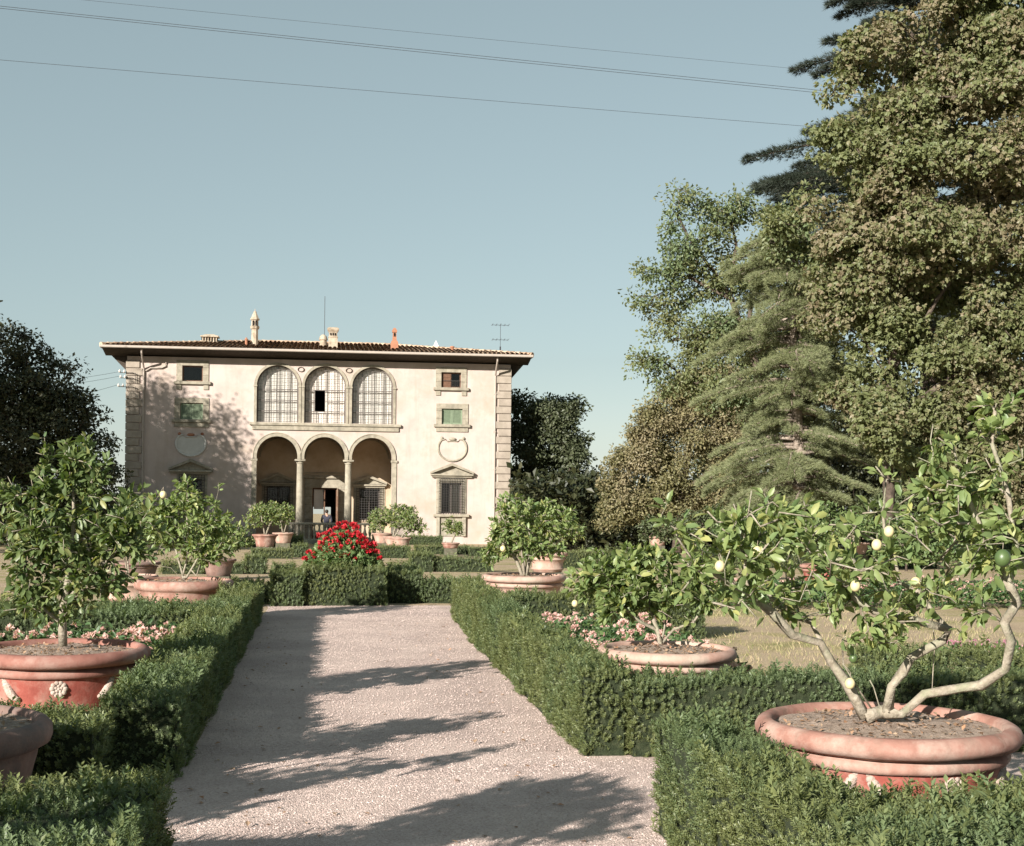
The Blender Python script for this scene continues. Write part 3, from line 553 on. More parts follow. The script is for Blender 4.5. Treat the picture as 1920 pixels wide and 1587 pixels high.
citrus('rounded citrus in a small terracotta pot left of the house arches', (497, 1002, .22), .92, 'vase', M['terra'], blobs=[(485, 968, 32, 22), (515, 962, 30, 22), (500, 955, 35, 16)], ntw=220, per=10, leaf=.10, seed=19, r_tip=.006)
citrus('citrus standing just behind the rounded one left of the house arches', (531, 999, .1), .86, 'vase', M['terrap'], blobs=[(528, 965, 25, 22), (537, 958, 16, 16)], ntw=130, per=10, leaf=.10, seed=20, r_tip=.006)
citrus('pale leaved citrus in the leftmost pale pot right of the house arches', (717, 1000, .08), .84, 'vase', M['terrap'], blobs=[(715, 970, 27, 22), (705, 980, 20, 18)], ntw=170, per=10, leaf=.10, seed=21, r_tip=.006)
citrus('pale leaved tall citrus in the middle pale pot right of the house arches', (738, 1006, .1), .78, 'vase', M['terrap'], blobs=[(745, 968, 28, 24), (765, 960, 18, 16)], ntw=190, per=10, leaf=.10, seed=22, r_tip=.006)
citrus('drooping citrus in the plain tan pot right of the house arches', (753, 1008, .1), .74, 'vase', M['terrap'], blobs=[(775, 985, 25, 18), (765, 975, 22, 20), (792, 992, 14, 12)], ntw=150, per=10, leaf=.10, seed=23, r_tip=.006)
citrus('smallest potted tree, on a thin stem before the right ground floor window', (845, 1018, -.08), .68, 'wide', M['terra'], blobs=[(848, 986, 22, 14), (858, 992, 16, 12), (845, 976, 10, 8)], ntw=130, per=10, leaf=.09, seed=24, r_tip=.006, auto=1, Hp=.2)
citrus('bushy citrus in the wide pink pot right of the path end', (983, 1077, .6), 1.21, 'conca', M['terrap'], blobs=[(985, 985, 65, 50), (1040, 970, 45, 35), (945, 1010, 38, 42), (960, 950, 30, 25), (1000, 1030, 60, 25), (920, 1040, 18, 25)], ntw=380, per=10, leaf=.085, seed=25, lemons=[(943, 1029, -.3, .04)], r_tip=.005, auto=4)
citrus('citrus in the rounder pot standing behind the wide pink pot', (1027, 1036, .55), .84, 'banded', M['terrap'], blobs=[(1060, 990, 40, 28), (1030, 1000, 40, 25)], ntw=140, per=9, leaf=.09, seed=26, r_tip=.005)
citrus('leafy citrus in the red pot standing on the lawn at right', (1548, 1058, .6), .88, 'conca', M['terra'], matbody=M['terrar'], blobs=[(1540, 1010, 40, 30), (1500, 1000, 40, 30)], ntw=150, per=9, leaf=.09, seed=27, r_tip=.005)
citrus('citrus in the pale flowerpot behind the red pot on the right lawn', (1609, 1018, .4), .7, 'vase', M['terrap'], blobs=[(1612, 985, 26, 22)], ntw=100, per=9, leaf=.10, seed=28, r_tip=.006)
citrus('citrus in the small pale dish by the long hedge right of the house', (1233, 1006, -.1), .86, 'wide', M['terrap'], blobs=[(1262, 985, 30, 18)], ntw=50, per=9, leaf=.10, seed=29, r_tip=.006)
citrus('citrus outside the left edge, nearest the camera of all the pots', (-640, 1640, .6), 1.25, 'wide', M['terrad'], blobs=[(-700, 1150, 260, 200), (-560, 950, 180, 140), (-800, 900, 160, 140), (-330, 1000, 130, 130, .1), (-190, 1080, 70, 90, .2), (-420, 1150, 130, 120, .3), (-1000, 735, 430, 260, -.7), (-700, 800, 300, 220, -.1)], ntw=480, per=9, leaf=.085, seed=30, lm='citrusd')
citrus('unseen citrus added beyond the left edge to shade the nearest left pot', (-900, 1500, .6), 1.25, 'wide', M['terrad'], blobs=[(-940, 1150, 240, 170), (-900, 1000, 190, 170)], ntw=190, per=9, leaf=.095, seed=32, lm='citrusd')  # added out of view: its crown blocks the sun from the left pot
#@@PART2
# ------------------------------------------------------------------ the villa
VY, VF = 75.0, -.95
villa = empty('villa', (-.2, VY, VF), 'pale plastered villa with three arches and a low tiled roof behind the garden', 'villa')
def arch(cx, r, zs, z0, n=24): return [(cx-r, z0)]+[(cx-r*cos(pi*i/n), zs+r*sin(pi*i/n)) for i in range(n+1)]+[(cx+r, z0)]
def rect(x0, x1, z0, z1): return [(x0, z0), (x0, z1), (x1, z1), (x1, z0)]
def wall(name, outer, holes, y, depth, mat, parent, depths=None, matr=None):
    mb = MB(); pl = [[Vector((a, b, 0)) for a, b in p] for p in [outer]+holes]; flat = [(p.x, y, p.y) for q in pl for p in q]
    tri = [list(t) for t in tessellate_polygon(pl)]
    P = np.array(flat)
    for t in tri:
        nrm = np.cross(P[t[1]]-P[t[0]], P[t[2]]-P[t[0]])
        if nrm[1] > 0: t.reverse()
    mb.add(P, tri)
    for i, h in enumerate(holes):
        d = depths[i] if depths else depth; n = len(h); v = [(a, y, b) for a, b in h]+[(a, y+d, b) for a, b in h]
        mb.add(v, [(k, (k+1) % n, n+(k+1) % n, n+k) for k in range(n)], 1 if matr else 0)
    return mb.build(name, [mat, matr] if matr else mat, parent)
def ring(mb, cx, r0, r1, zs, y0, y1, z0=None, n=28):
    """archivolt between radii, from y0 (front) to y1, with straight legs down to z0"""
    def prof(r): 
        p = [(cx-r*cos(pi*i/n), zs+r*sin(pi*i/n)) for i in range(n+1)]
        return ([(cx-r, z0)] if z0 is not None else [])+p+([(cx+r, z0)] if z0 is not None else [])
    a, b = prof(r0), prof(r1); k = len(a)
    v = [(x, y0, z) for x, z in a]+[(x, y0, z) for x, z in b]+[(x, y1, z) for x, z in a]+[(x, y1, z) for x, z in b]; f = []
    for i in range(k-1):
        f += [(i, i+1, k+i+1, k+i), (k+i, k+i+1, 3*k+i+1, 3*k+i), (i, 2*k+i, 2*k+i+1, i+1)]
    f += [(0, k, 3*k, 2*k), (k-1, 3*k-1, 4*k-1, 2*k-1)]
    mb.add(v, f)
ACX = (-2.55, -.1, 2.37); UR, US, U0 = 1.08, 7.22, 5.33; LR, LS = 1.05, 3.55
low = [(-3.62, VF)]+[p for c in ACX for p in [(c-LR*cos(pi*i/24), LS+LR*sin(pi*i/24)) for i in range(25)]]+[(3.44, VF)]
low = [(ACX[0]-LR, VF)]+low[1:-1]+[(ACX[2]+LR, VF)]
# the arches meet on narrow piers over the columns: drop those corners to the capitals
lw = []
for i, p in enumerate(low):
    lw.append(p)
    if i in (25, 50): lw.append((p[0], 3.42))
    if i+1 in (26, 51) and i+1 < len(low): lw.append((low[i+1][0], 3.42))
WIN = {'LT': (-7.42, -6.38, 7.36, 8.17), 'RT': (5.98, 7.02, 7.32, 8.12), 'LM': (-7.5, -6.35, 5.40, 6.24), 'RM': (6.02, 7.12, 5.38, 6.2), 'LG': (-7.38, -6.36, .66, 2.3), 'RG': (6.04, 7.1, .66, 2.3)}
holes = [arch(c, UR, US, U0) for c in ACX]+[lw]+[rect(*WIN[k]) for k in WIN]
wall('front_wall', [(-10.2, -1.6), (-10.2, 8.6), (9.66, 8.6), (9.66, -1.6)], holes, VY, .3, M['stucco'], villa, depths=[.55]*3+[.5]+[.3]*6)
for x in (-10.2, 9.46): mb = MB(); box(mb, x, x+.2, VY+.003, 88, -1.6, 8.6); mb.build('side_wall', M['stucco'], villa)
wall('rear_wall', [(-10.2, -1.6), (-10.2, 8.6), (9.66, 8.6), (9.66, -1.6)], [rect(-.78, .30, -.94, .80)], 88.0, .3, M['stucco'], villa)
# loggia room
mb = MB(); lx0, lx1, ly = -3.78, 3.62, 78.8
mb.add([(lx0, VY+.5, VF), (lx0, ly, VF), (lx0, ly, 5), (lx0, VY+.5, 5)], [(0, 1, 2, 3)]); mb.add([(lx1, VY+.5, VF), (lx1, ly, VF), (lx1, ly, 5), (lx1, VY+.5, 5)], [(3, 2, 1, 0)])
n = 12
for c, r in zip(ACX, (1.24, 1.23, 1.24)):                     # cross ribs of the vault: three barrel bays front to back
    v = []; 
    for i in range(n+1): x, z = c-r*cos(pi*i/n), 3.62+r*.98*sin(pi*i/n); v += [(x, VY+.5, z), (x, ly, z)]
    mb.add(v, [(2*i, 2*i+1, 2*i+3, 2*i+2) for i in range(n)])
mb.build('loggia_vault', M['inner'], villa)
mb = MB(); box(mb, -9.9, 9.4, VY+.004, 87.9, -1.5, VF); mb.build('floor', M['stone'], villa)
door = rect(-.74, .60, VF+.002, 1.95)
wall('loggia_back_wall', [(lx0, VF), (lx0, 5), (lx1, 5), (lx1, VF)], [door, rect(-3.2, -1.95, .2, 2.0), rect(1.8, 2.95, .2, 1.95)], ly, .3, M['inner'], villa)
mb = MB()
for c in ACX: ring(mb, c, 1.0, 1.09, 3.6, ly-.06, ly-.001)
mb.build('lunette_moulding', M['stone'], villa)
mb = MB(); box(mb, -.78, .64, ly+.3, 87.99, 1.98, 2.1); box(mb, -.9, -.78, ly+.3, 87.99, VF, 2.1); box(mb, .64, .76, ly+.3, 87.99, VF, 2.1); mb.build('hall_wall', M['dark'], villa)  # near-black hall walls: the unlit passage's shade is in the colour
mb = MB()                                                       # near-black boxes behind the windows, the unlit rooms' shade in their colour
for k in WIN:
    a, b, c, d = WIN[k]; box(mb, a-.3, b+.3, VY+1.0, VY+1.1, c-.3, d+.3)
    for q in ((a-.3, a-.2, c-.3, d+.3), (b+.2, b+.3, c-.3, d+.3), (a-.2, b+.2, d+.2, d+.3), (a-.2, b+.2, c-.3, c-.2)): box(mb, q[0], q[1], VY+.304, VY+.999, q[2], q[3])
box(mb, -4.2, 4.1, VY+3, VY+3.1, 5.0, 8.6); box(mb, -4.2, 4.1, VY+.56, VY+2.999, 5.02, 5.2); box(mb, -4.3, -4.2, VY+.56, VY+2.999, 5.0, 8.6); box(mb, 4.1, 4.2, VY+.56, VY+2.999, 5.0, 8.6); box(mb, -4.2, 4.1, VY+.56, VY+2.999, 8.45, 8.55)
for a, b in ((-3.2, -1.95), (1.8, 2.95)): box(mb, a-.2, b+.2, ly+1, ly+1.1, 0, 2.2); box(mb, a-.3, a-.2, ly+.31, ly+.999, 0, 2.2); box(mb, b+.2, b+.3, ly+.31, ly+.999, 0, 2.2)
mb.build('room', M['dark'], villa)
# columns, imposts, archivolts
for x in (-1.36, 1.15):
    mb = MB(); lathe(mb, [(.20, -.72), (.195, .5), (.165, 3.16), (.165, 3.2)], (x, VY+.25, 0), 24); lathe(mb, [(.19, 3.2), (.2, 3.22), (.19, 3.24), (.18, 3.25), (.25, 3.32)], (x, VY+.25, 0), 24)
    lathe(mb, [(.28, -.85), (.28, -.8), (.24, -.77), (.25, -.74), (.2, -.715)], (x, VY+.25, 0), 24)
    box(mb, x-.28, x+.28, VY-.03, VY+.53, 3.32, 3.42, bev=.012); box(mb, x-.3, x+.3, VY-.05, VY+.55, VF, -.85, bev=.01); mb.build('column', M['stone'], villa, True)
for x, s in ((-3.72, -1), (3.54, 1)):
    mb = MB(); box(mb, x-.13, x+.13, VY-.05, VY-.002, VF, 3.3, bev=.01); box(mb, x-.18, x+.18, VY-.09, VY-.001, 3.3, 3.42, bev=.015); box(mb, x-.17, x+.17, VY-.08, VY-.0015, VF, -.7, bev=.01); mb.build('pilaster', M['stone'], villa)
for i, c in enumerate(ACX):
    mb = MB(); ring(mb, c, LR-.004, LR+.165, LS, VY-.05, VY+.1, 3.425); ring(mb, c, LR+.165, LR+.2, LS, VY-.075, VY+.05, 3.425); mb.build('archivolt', M['stone'], villa)
# glazed upper loggia
mb = MB(); box(mb, -3.98, 3.88, VY-.16, VY-.001, 5.16, 5.31, bev=.02); box(mb, -3.84, 3.76, VY-.09, VY-.002, 4.93, 5.16, bev=.01); mb.build('loggia_sill', M['stone'], villa)
for i, c in enumerate(ACX):
    mb = MB(); ring(mb, c, UR-.004, UR+.13, US, VY-.05, VY+.1, 5.312)
    for s in (-1, 1): box(mb, c+s*(UR+.065)-.1, c+s*(UR+.065)+.1, VY-.085, VY-.0505, US-.06, US+.03, bev=.01)
    aw = MB(); y0 = VY+.22
    hgt = lambda x: US+math.sqrt(max(UR*UR-(x-c)**2, 0))
    xs = [c-UR+2*UR*q/4 for q in range(1, 4)]; zs = [U0+.60, U0+1.16, U0+1.72]
    for x in xs: box(aw, x-.015, x+.015, y0+.02, y0+.045, U0, hgt(x)-.002)
    for q in range(16):
        x = c-UR+2*UR*(q+.5)/16
        if all(abs(x-t) > .05 for t in xs):
            if i == 1 and c-.54 < x < c: box(aw, x-.006, x+.006, y0+.012, y0+.035, U0, U0+.56); box(aw, x-.006, x+.006, y0+.012, y0+.035, zs[2], hgt(x)-.002)
            else: box(aw, x-.006, x+.006, y0+.012, y0+.035, U0, hgt(x)-.002)
    for k, z in enumerate(zs):
        if i == 1 and k == 1: box(aw, c-UR+.001, c-.54, y0-.004, y0+.046, z-.018, z+.018); box(aw, c, c+UR-.001, y0-.004, y0+.046, z-.018, z+.018)
        else: box(aw, c-UR+.001, c+UR-.001, y0-.004, y0+.046, z-.018, z+.018)
    z = U0+.15
    while z < US+UR-.1:
        wd = UR if z < US else math.sqrt(UR*UR-(z-US)**2)
        if all(abs(z-t) > .06 for t in zs):
            if i == 1 and zs[0] < z < zs[2]: box(aw, c-wd+.002, c-.54, y0+.008, y0+.031, z-.006, z+.006); box(aw, c, c+wd-.002, y0+.008, y0+.031, z-.006, z+.006)
            else: box(aw, c-wd+.002, c+wd-.002, y0+.008, y0+.031, z-.006, z+.006)
        z += .187
    ring(aw, c, UR-.06, UR-.001, US, y0-.02, y0+.06, U0)
    ao = aw.build('arched_window', M['winframe'], villa); mb.build('surround', M['stone'], ao)
    mb = MB(); nx, nz = 44, 30; X = np.linspace(c-UR-.05, c+UR+.05, nx+1); Z = np.linspace(U0, US+UR+.1, nz+1); XX, ZZ = np.meshgrid(X, Z)
    YY = VY+.40+.014*np.sin(XX*17+np.sin(ZZ*1.3+c)*1.2)+.007*np.sin(XX*41+c*7); fs = []
    for a in range(nz):
        for b in range(nx):
            xm, zm = (X[b]+X[b+1])/2, (Z[a]+Z[a+1])/2
            if i == 1 and c-.54 < xm < c-.0 and zs[0] < zm < zs[2]: continue
            fs.append((a*(nx+1)+b, a*(nx+1)+b+1, (a+1)*(nx+1)+b+1, (a+1)*(nx+1)+b))
    mb.add(np.stack([XX, YY, ZZ], -1), fs); mb.build('curtain', M['curtain'], ao, True)
    if i != 1:
        p = arch(c, UR, US, U0); mb = MB(); mb.polys([(x, y0+.024, z) for x, z in p], [list(range(len(p)))]); mb.build('pane', M['glass'], ao)
for x in (-1.36, 1.13):
    mb = MB(); t = MB(); lathe(t, [(.0001, .03), (.10, .02), (.115, -.03), (.15, -.045), (.16, 0)], (0, 0, 0), 24); v = np.concatenate(t.v); v = np.stack([x+v[:, 0]*1.15, VY-.003+v[:, 2], 8.1+v[:, 1]*.85], -1); mb.add(v, t.f[0][0])
    mb.build('oculus', M['trunk'], villa, True)
# windows
def frame(mb, a, b, c, d, tw, tt, y, pr, foot=0):
    box(mb, a-tw, a-.001, y-pr, y+.02, c, d, bev=.008); box(mb, b+.001, b+tw, y-pr, y+.02, c, d, bev=.008); box(mb, a-tw, b+tw, y-pr-.003, y+.02, d+.001, d+tt, bev=.008)
    for z in np.arange(c+.3, d, .42):                          # joints between the stones
        for q in (a-tw, b+.001): box(mb, q-.002, q+tw+.002, y-pr-.003, y-pr+.001, z, z+.012, 1)
def small_window(key, shut):
    a, b, c, d = WIN[key]; mb = MB(); box(mb, a, b, VY+.2, VY+.24, c, d) if not shut else None
    if shut == 'closed':
        for q in (0, 1):
            x0, x1 = (a+.01, (a+b)/2-.008) if q == 0 else ((a+b)/2+.008, b-.01)
            for e in ((x0, x0+.07, c+.01, d-.01), (x1-.07, x1, c+.01, d-.01), (x0+.07, x1-.07, c+.01, c+.09), (x0+.07, x1-.07, d-.09, d-.01)): box(mb, e[0], e[1], VY+.07, VY+.115, e[2], e[3])
            z = c+.1
            while z < d-.1: mb.add([(x0+.07, VY+.075, z), (x1-.07, VY+.075, z), (x1-.07, VY+.11, z+.045), (x0+.07, VY+.11, z+.045)], [(0, 1, 2, 3)]); z += .048
        o = mb.build('shuttered_window', M['shutter'], villa)
    else:
        mb = MB(); 
        for e in ((a, a+.06, c, d), (b-.06, b, c, d), (a+.06, b-.06, c, c+.06), (a+.06, b-.06, d-.06, d)): box(mb, e[0], e[1], VY+.18, VY+.23, e[2], e[3])
        o = mb.build('window', M['wood'], villa); m2 = MB(); m2.add([(a, VY+.2, c), (b, VY+.2, c), (b, VY+.2, d), (a, VY+.2, d)], [(0, 1, 2, 3)]); m2.build('pane', M['glass'], o)
        if shut == 'half':
            m2 = MB(); box(m2, a+.03, (a+b)/2, VY+.1, VY+.14, c+.02, d-.02); [box(m2, a+.09, (a+b)/2-.05, VY+.085, VY+.099, z, z+.16) for z in (c+.1, c+.32, c+.54)]; m2.build('shutter', M['wood'], o)
            m2 = MB(); [box(m2, x, x+.02, VY+.06, VY+.08, c, c+.35) for x in np.arange((a+b)/2+.04, b, .1)]; box(m2, a, b, VY+.055, VY+.085, c+.35, c+.38); m2.build('rail', M['iron'], o)
    m2 = MB(); frame(m2, a, b, c, d, .30, .27, VY, .05); m2.build('frame', [M['stone'], M['trunk']], o)
    m2 = MB(); box(m2, a-.42, b+.42, VY-.15, VY-.001, c-.16, c-.001, bev=.02)
    if key[1] == 'T': [box(m2, q, q+.26, VY-.06, VY-.002, c-.42, c-.16, bev=.01) for q in (a-.3, b+.04)]
    else: box(m2, a-.3, b+.3, VY-.06, VY-.002, c-.40, c-.16, bev=.01)
    m2.build('sill', M['stone'], o)
small_window('LT', 'open'); small_window('RT', 'half'); small_window('LM', 'closed'); small_window('RM', 'closed')
def grille(mb, a, b, c, d, y, stp=.135, r=.011):
    for x in np.arange(a, b+.01, (b-a)/round((b-a)/stp)): box(mb, x-r, x+r, y-r, y+r, c, d)
    for z in np.arange(c, d+.01, (d-c)/round((d-c)/stp)): box(mb, a, b, y-r*1.3, y+r*1.3, z-r, z+r)
def pediment(mb, x0, x1, z0, z1, y, pr):
    xm = (x0+x1)/2; t = .17
    box(mb, x0, x1, y-pr, y-.001, z0, z0+.09, bev=.01); box(mb, x0+.08, x1-.08, y-pr*.6, y-.0015, z0-.09, z0)
    for s, xa in ((1, x0), (-1, x1)):
        k = (z1-z0-.09)/(xm-xa); v = []
        for yy in (y-pr-.004, y-.0012): v += [(xa-.02*s, yy, z0+.092), (xm, yy, z1-t*.9), (xm, yy, z1), (xa-.02*s, yy, z0+.092+.1)]
        mb.add(v, [(0, 1, 2, 3), (7, 6, 5, 4), (0, 4, 5, 1), (3, 2, 6, 7), (0, 3, 7, 4)])
    mb.add([(x0+.1, y-.03, z0+.09), (x1-.1, y-.03, z0+.09), (xm, y-.03, z1-.1)], [(0, 1, 2)])
def big_window(a, b, c, d, y, px0, px1, pz0, pz1, curtain=0, sillz=True, glow=None):
    mb = MB(); 
    for e in ((a, a+.07, c, d), (b-.07, b, c, d), (a+.07, b-.07, c, c+.07), (a+.07, b-.07, d-.07, d), ((a+b)/2-.03, (a+b)/2+.03, c+.07, d-.07)): box(mb, e[0], e[1], y+.22, y+.27, e[2], e[3])
    o = mb.build('pedimented_window', M['winframe'], villa); m2 = MB(); m2.add([(a, y+.245, c), (b, y+.245, c), (b, y+.245, d), (a, y+.245, d)], [(0, 1, 2, 3)]); m2.build('pane', M['glass'], o)
    m2 = MB(); frame(m2, a, b, c, d, .27, .30, y, .05); m2.build('frame', [M['stone'], M['trunk']], o)
    m2 = MB(); pediment(m2, px0, px1, pz0, pz1, y, .26); m2.build('pediment', M['stone'], o)
    m2 = MB(); grille(m2, a-.13, b+.13, c-.04, d+.23, y-.13); [box(m2, q, q+.02, y-.12, y-.05, z, z+.02) for q in (a-.14, b+.12) for z in (c+.1, d)]; m2.build('grille', M['iron'], o)
    if sillz: 
        m2 = MB(); box(m2, a-.42, b+.42, y-.2, y-.001, c-.18, c-.03, bev=.02); [box(m2, q, q+.2, y-.14, y-.002, c-1.2, c-.18, bev=.02) for q in (a-.26, b+.06)]; box(m2, a-.06, b+.06, y-.04, y-.0025, c-1.2, c-.18); m2.build('sill', M['stone'], o)
    if curtain:
        m2 = MB(); X = np.linspace(a+.45, b-.02, 14); Z = np.linspace(c, d, 8); XX, ZZ = np.meshgrid(X, Z); XX = XX+(b-XX)*.0+(ZZ-c)*.0-(1-(ZZ-c)/(d-c))*0; XX = b-(b-XX)*(1-.55*((ZZ-c)/(d-c))*.0-.5*np.exp(-((ZZ-c-.3)/.6)**2)*.0)
        YY = y+.36+.04*np.sin(XX*30); k = 14; m2.add(np.stack([XX, YY, ZZ], -1), [(i*k+j, i*k+j+1, (i+1)*k+j+1, (i+1)*k+j) for i in range(7) for j in range(13)]); m2.build('curtain', M['curtain'], o, True)
    return o
big_window(*WIN['LG'], VY, -8.03, -5.83, 2.68, 3.36); big_window(*WIN['RG'], VY, 5.46, 7.72, 2.66, 3.34, curtain=1)
big_window(-3.2, -1.95, .2, 2.0, ly, -3.6, -1.6, 2.12, 2.75, sillz=False); big_window(1.8, 2.95, .2, 1.95, ly, 1.42, 3.3, 2.08, 2.68, sillz=False)
mb = MB(); frame(mb, -.74, .6, VF, 1.95, .42, .5, ly, .07); box(mb, -1.25, 1.1, ly-.2, ly-.001, 2.46, 2.62, bev=.02); box(mb, -1.18, 1.04, ly-.1, ly-.002, 2.75, 2.8); dr = mb.build('doorway', [M['stone'], M['trunk']], villa)
mb = MB()
for e in ((-.74, -.69, VF, 1.95), (.55, .6, VF, 1.95), (-.69, .55, 1.88, 1.95), (-.12, -.05, VF, 1.88)): box(mb, e[0], e[1], ly+.15, ly+.22, e[2], e[3])
mb.build('door_frame', M['wood'], dr)
mb = MB(); box(mb, -.66, -.14, ly+.24, ly+.27, .78, 1.86); mb.build('curtain', M['curtain'], dr)  # pale opaque panel for a glass door leaf, its sky reflection put into the colour
mb = MB(); box(mb, .62, .66, ly-.62, ly-.01, VF+.02, 1.93); [box(mb, .605, .619, ly-.55, ly-.08, z, z+.6) for z in (-.7, .1, .9)]; mb.build('door_leaf', M['wood'], dr)
# quoins, pipes, shields
for x0, x1, z1 in ((-10.22, -9.42, 8.42), (8.88, 9.68, 8.42)):
    mb = MB(); z = -1.2; k = 0; rr = random.Random(int(x1*10))
    while z < z1-.1:
        h = min(.40, z1-z); in_ = .14 if k % 2 else 0; a, b = (x0, x1-in_) if x0 < 0 else (x0+in_, x1)
        box(mb, a-.03 if x0 < 0 else a, b if x0 < 0 else b+.03, VY-.07-rr.random()*.012, VY+.6, z, z+h-.028, bev=.018); z += .40; k += 1
    mb.build('corner_quoins', M['quoin'], villa)
for x, flip in ((-9.36, 1), (8.84, -1)):
    mb = MB(); tube(mb, [(x-.0, VY-1.0, 8.88), (x, VY-.95, 8.7), (x, VY-.5, 8.35), (x, VY-.09, 8.0), (x, VY-.08, 6), (x, VY-.08, -1)], .05, 8)
    if flip > 0: tube(mb, [(x+.35*3.2, VY-.07, 8.3), (x+1.1, VY-.07, 8.12), (x+.9, VY-.07, 8.02), (x+.35, VY-.07, 8.0), (x+.1, VY-.07, 7.85)], .04, 8)
    for z in (1, 3, 5, 7): box(mb, x-.065, x+.065, VY-.13, VY-.001, z, z+.04)
    mb.build('downpipe', M['gutter'], villa)
def shield(cx, zc, w_, h_, dark):
    mb = MB(); n = 48; pts = []
    for i in range(n):
        a = 2*pi*i/n-pi/2; x = cos(a)*w_/2; z = sin(a)*h_/2
        if z > h_*.30: z = h_*.30+(z-h_*.30)*.35-(.10*h_ if abs(x) < w_*.2 else 0)
        pts.append((x, z))
    v = [(cx+x*.86, VY-.03, zc+z*.86) for x, z in pts]; mb.polys(v, [list(range(n))[::-1] if False else list(range(n))]); o = mb.build('shield', M['shield'] if dark else M['stucco'], villa)
    mb = MB(); v = []
    for s, yy in ((.86, VY-.031), (.88, VY-.07), (.97, VY-.08), (1.0, VY-.06), (1.0, VY-.0005)): v += [(cx+x*s, yy, zc+z*s) for x, z in pts]
    mb.add(v, [(k*n+i, k*n+(i+1) % n, (k+1)*n+(i+1) % n, (k+1)*n+i) for k in range(4) for i in range(n)]); mb.build('rim', M['shield'] if dark else M['stone'], o, True)
    mb = MB()
    for s in (-1, 1): sphere(mb, (cx+s*w_*.36, VY-.05, zc+h_*.36), .085, 10, 8, sq=(1, .6, 1))
    sphere(mb, (cx, VY-.05, zc+h_*.33), .12, 10, 8, sq=(1.6, .6, .7)); mb.build('scroll', M['stone'] if not dark else M['brick'], o, True)
shield(-6.95, 4.15, 1.6, 1.38, True); shield(6.6, 4.12, 1.6, 1.45, False)
# insulators and brackets on the left corner
mb = MB()
for z, x1 in ((7.72, -10.55), (7.45, -10.5), (7.0, -10.6)):
    tube(mb, [(-9.6, VY-.12, z-.12), (-9.9, VY-.16, z), (x1, VY-.16, z)], .018, 6)
    for q in (x1, x1+.22): lathe(mb, [(.02, 0), (.055, .02), (.05, .06), (.06, .08), (.03, .14), (.001, .16)], (q, VY-.16, z), 10, 1)
    tube(mb, [(-9.75, VY-.16, z), (-9.75, VY-.16, z-.25), (-9.55, VY-.16, z-.28)], .014, 6)
mb.build('insulator_bracket', [M['iron'], M['curtain']], villa)
# roof
EX0, EX1, EY0, EY1, EZ, PIT = -11.35, 10.66, 73.85, 89.2, 9.0, .145
mb = MB(); hw = (EY1-EY0)/2; rz = EZ+hw*PIT
mb.add([(EX0, EY0, EZ), (EX1, EY0, EZ), (EX1, EY1, EZ), (EX0, EY1, EZ), (EX0+hw, EY0+hw, rz), (EX1-hw, EY0+hw, rz)], []); b = mb.n-6
mb.f.append((np.array([(b, b+1, b+5, b+4), (b+2, b+3, b+4, b+5)]), 0)); mb.f.append((np.array([(b+1, b+2, b+5), (b+3, b, b+4)]), 0))
rr = np.random.default_rng(9); tw, tl = .235, .42
def slope(A, B, inward):
    A, B = np.array(A, float), np.array(B, float); L = np.linalg.norm(B-A); t = (B-A)/L; inw = np.array(inward, float); n = int(L/tw)
    th = np.linspace(0, pi, 5); prof = np.stack([np.cos(th), np.sin(th)], -1)
    V = []; Fc = []; c = 0
    for i in range(n):
        s = (i+.5)*L/n; dmax = min(s, L-s, hw); k = int(dmax/tl)+1
        for j in range(k):
            d0 = j*tl-.04; d1 = min(d0+tl+.08, dmax+.1); jx = rr.normal(0, .012); lift = rr.normal(0, .008)
            for dd, rad, up in ((d0, .105, .05), (d1, .085, .028)):
                base = A+t*(s+jx)+inw*dd; z = EZ+dd*PIT+up+lift
                for q in prof: V.append((base[0]+t[0]*q[0]*rad, base[1]+t[1]*q[0]*rad, z+q[1]*rad*.9))
            Fc += [(c+e, c+e+1, c+5+e+1, c+5+e) for e in range(4)]; c += 10
    mb.add(np.array(V), np.array(Fc))
slope((EX0, EY0, 0), (EX1, EY0, 0), (0, 1, 0)); slope((EX1, EY0, 0), (EX1, EY1, 0), (-1, 0, 0)); slope((EX0, EY1, 0), (EX0, EY0, 0), (1, 0, 0)); slope((EX1, EY1, 0), (EX0, EY1, 0), (0, -1, 0))
def ridge(p, q):
    p, q = np.array(p), np.array(q); k = int(np.linalg.norm(q-p)/.4)
    for i in range(k): tube(mb, [p+(q-p)*i/k, p+(q-p)*(i+1.12)/k], [.14, .11], 7)
ridge((EX0, EY0, EZ+.04), (EX0+hw, EY0+hw, rz+.05)); ridge((EX1, EY0, EZ+.04), (EX1-hw, EY0+hw, rz+.05)); ridge((EX0+hw, EY0+hw, rz+.05), (EX1-hw, EY0+hw, rz+.05))
roof = mb.build('roof', M['tile'], villa)
mb = MB(); v = []
def prism(prof, a, b, axis):
    k = len(prof); V = []
    for s in (a, b):
        for (p, z) in prof: V.append((s, p, z) if axis == 'x' else (p, s, z))
    mb.polys(V, [list(range(k)), list(range(2*k-1, k-1, -1))]+[[i, (i+1) % k, k+(i+1) % k, k+i] for i in range(k)])
prism([(EY0+.02, 8.93), (VY+.3, 8.62), (VY+.3, 8.98), (EY0+.02, 8.98)], EX0+.03, EX1-.03, 'x')
prism([(EX0+.02, 8.925), (-10.19, 7.78), (-9.9, 7.78), (-9.9, 8.975), (EX0+.02, 8.975)], VY+.35, 88.9, 'y'); prism([(EX1-.02, 8.925), (9.65, 7.78), (9.4, 7.78), (9.4, 8.975), (EX1-.02, 8.975)], VY+.35, 88.9, 'y')
mb.build('eaves', M['soffit'], villa)
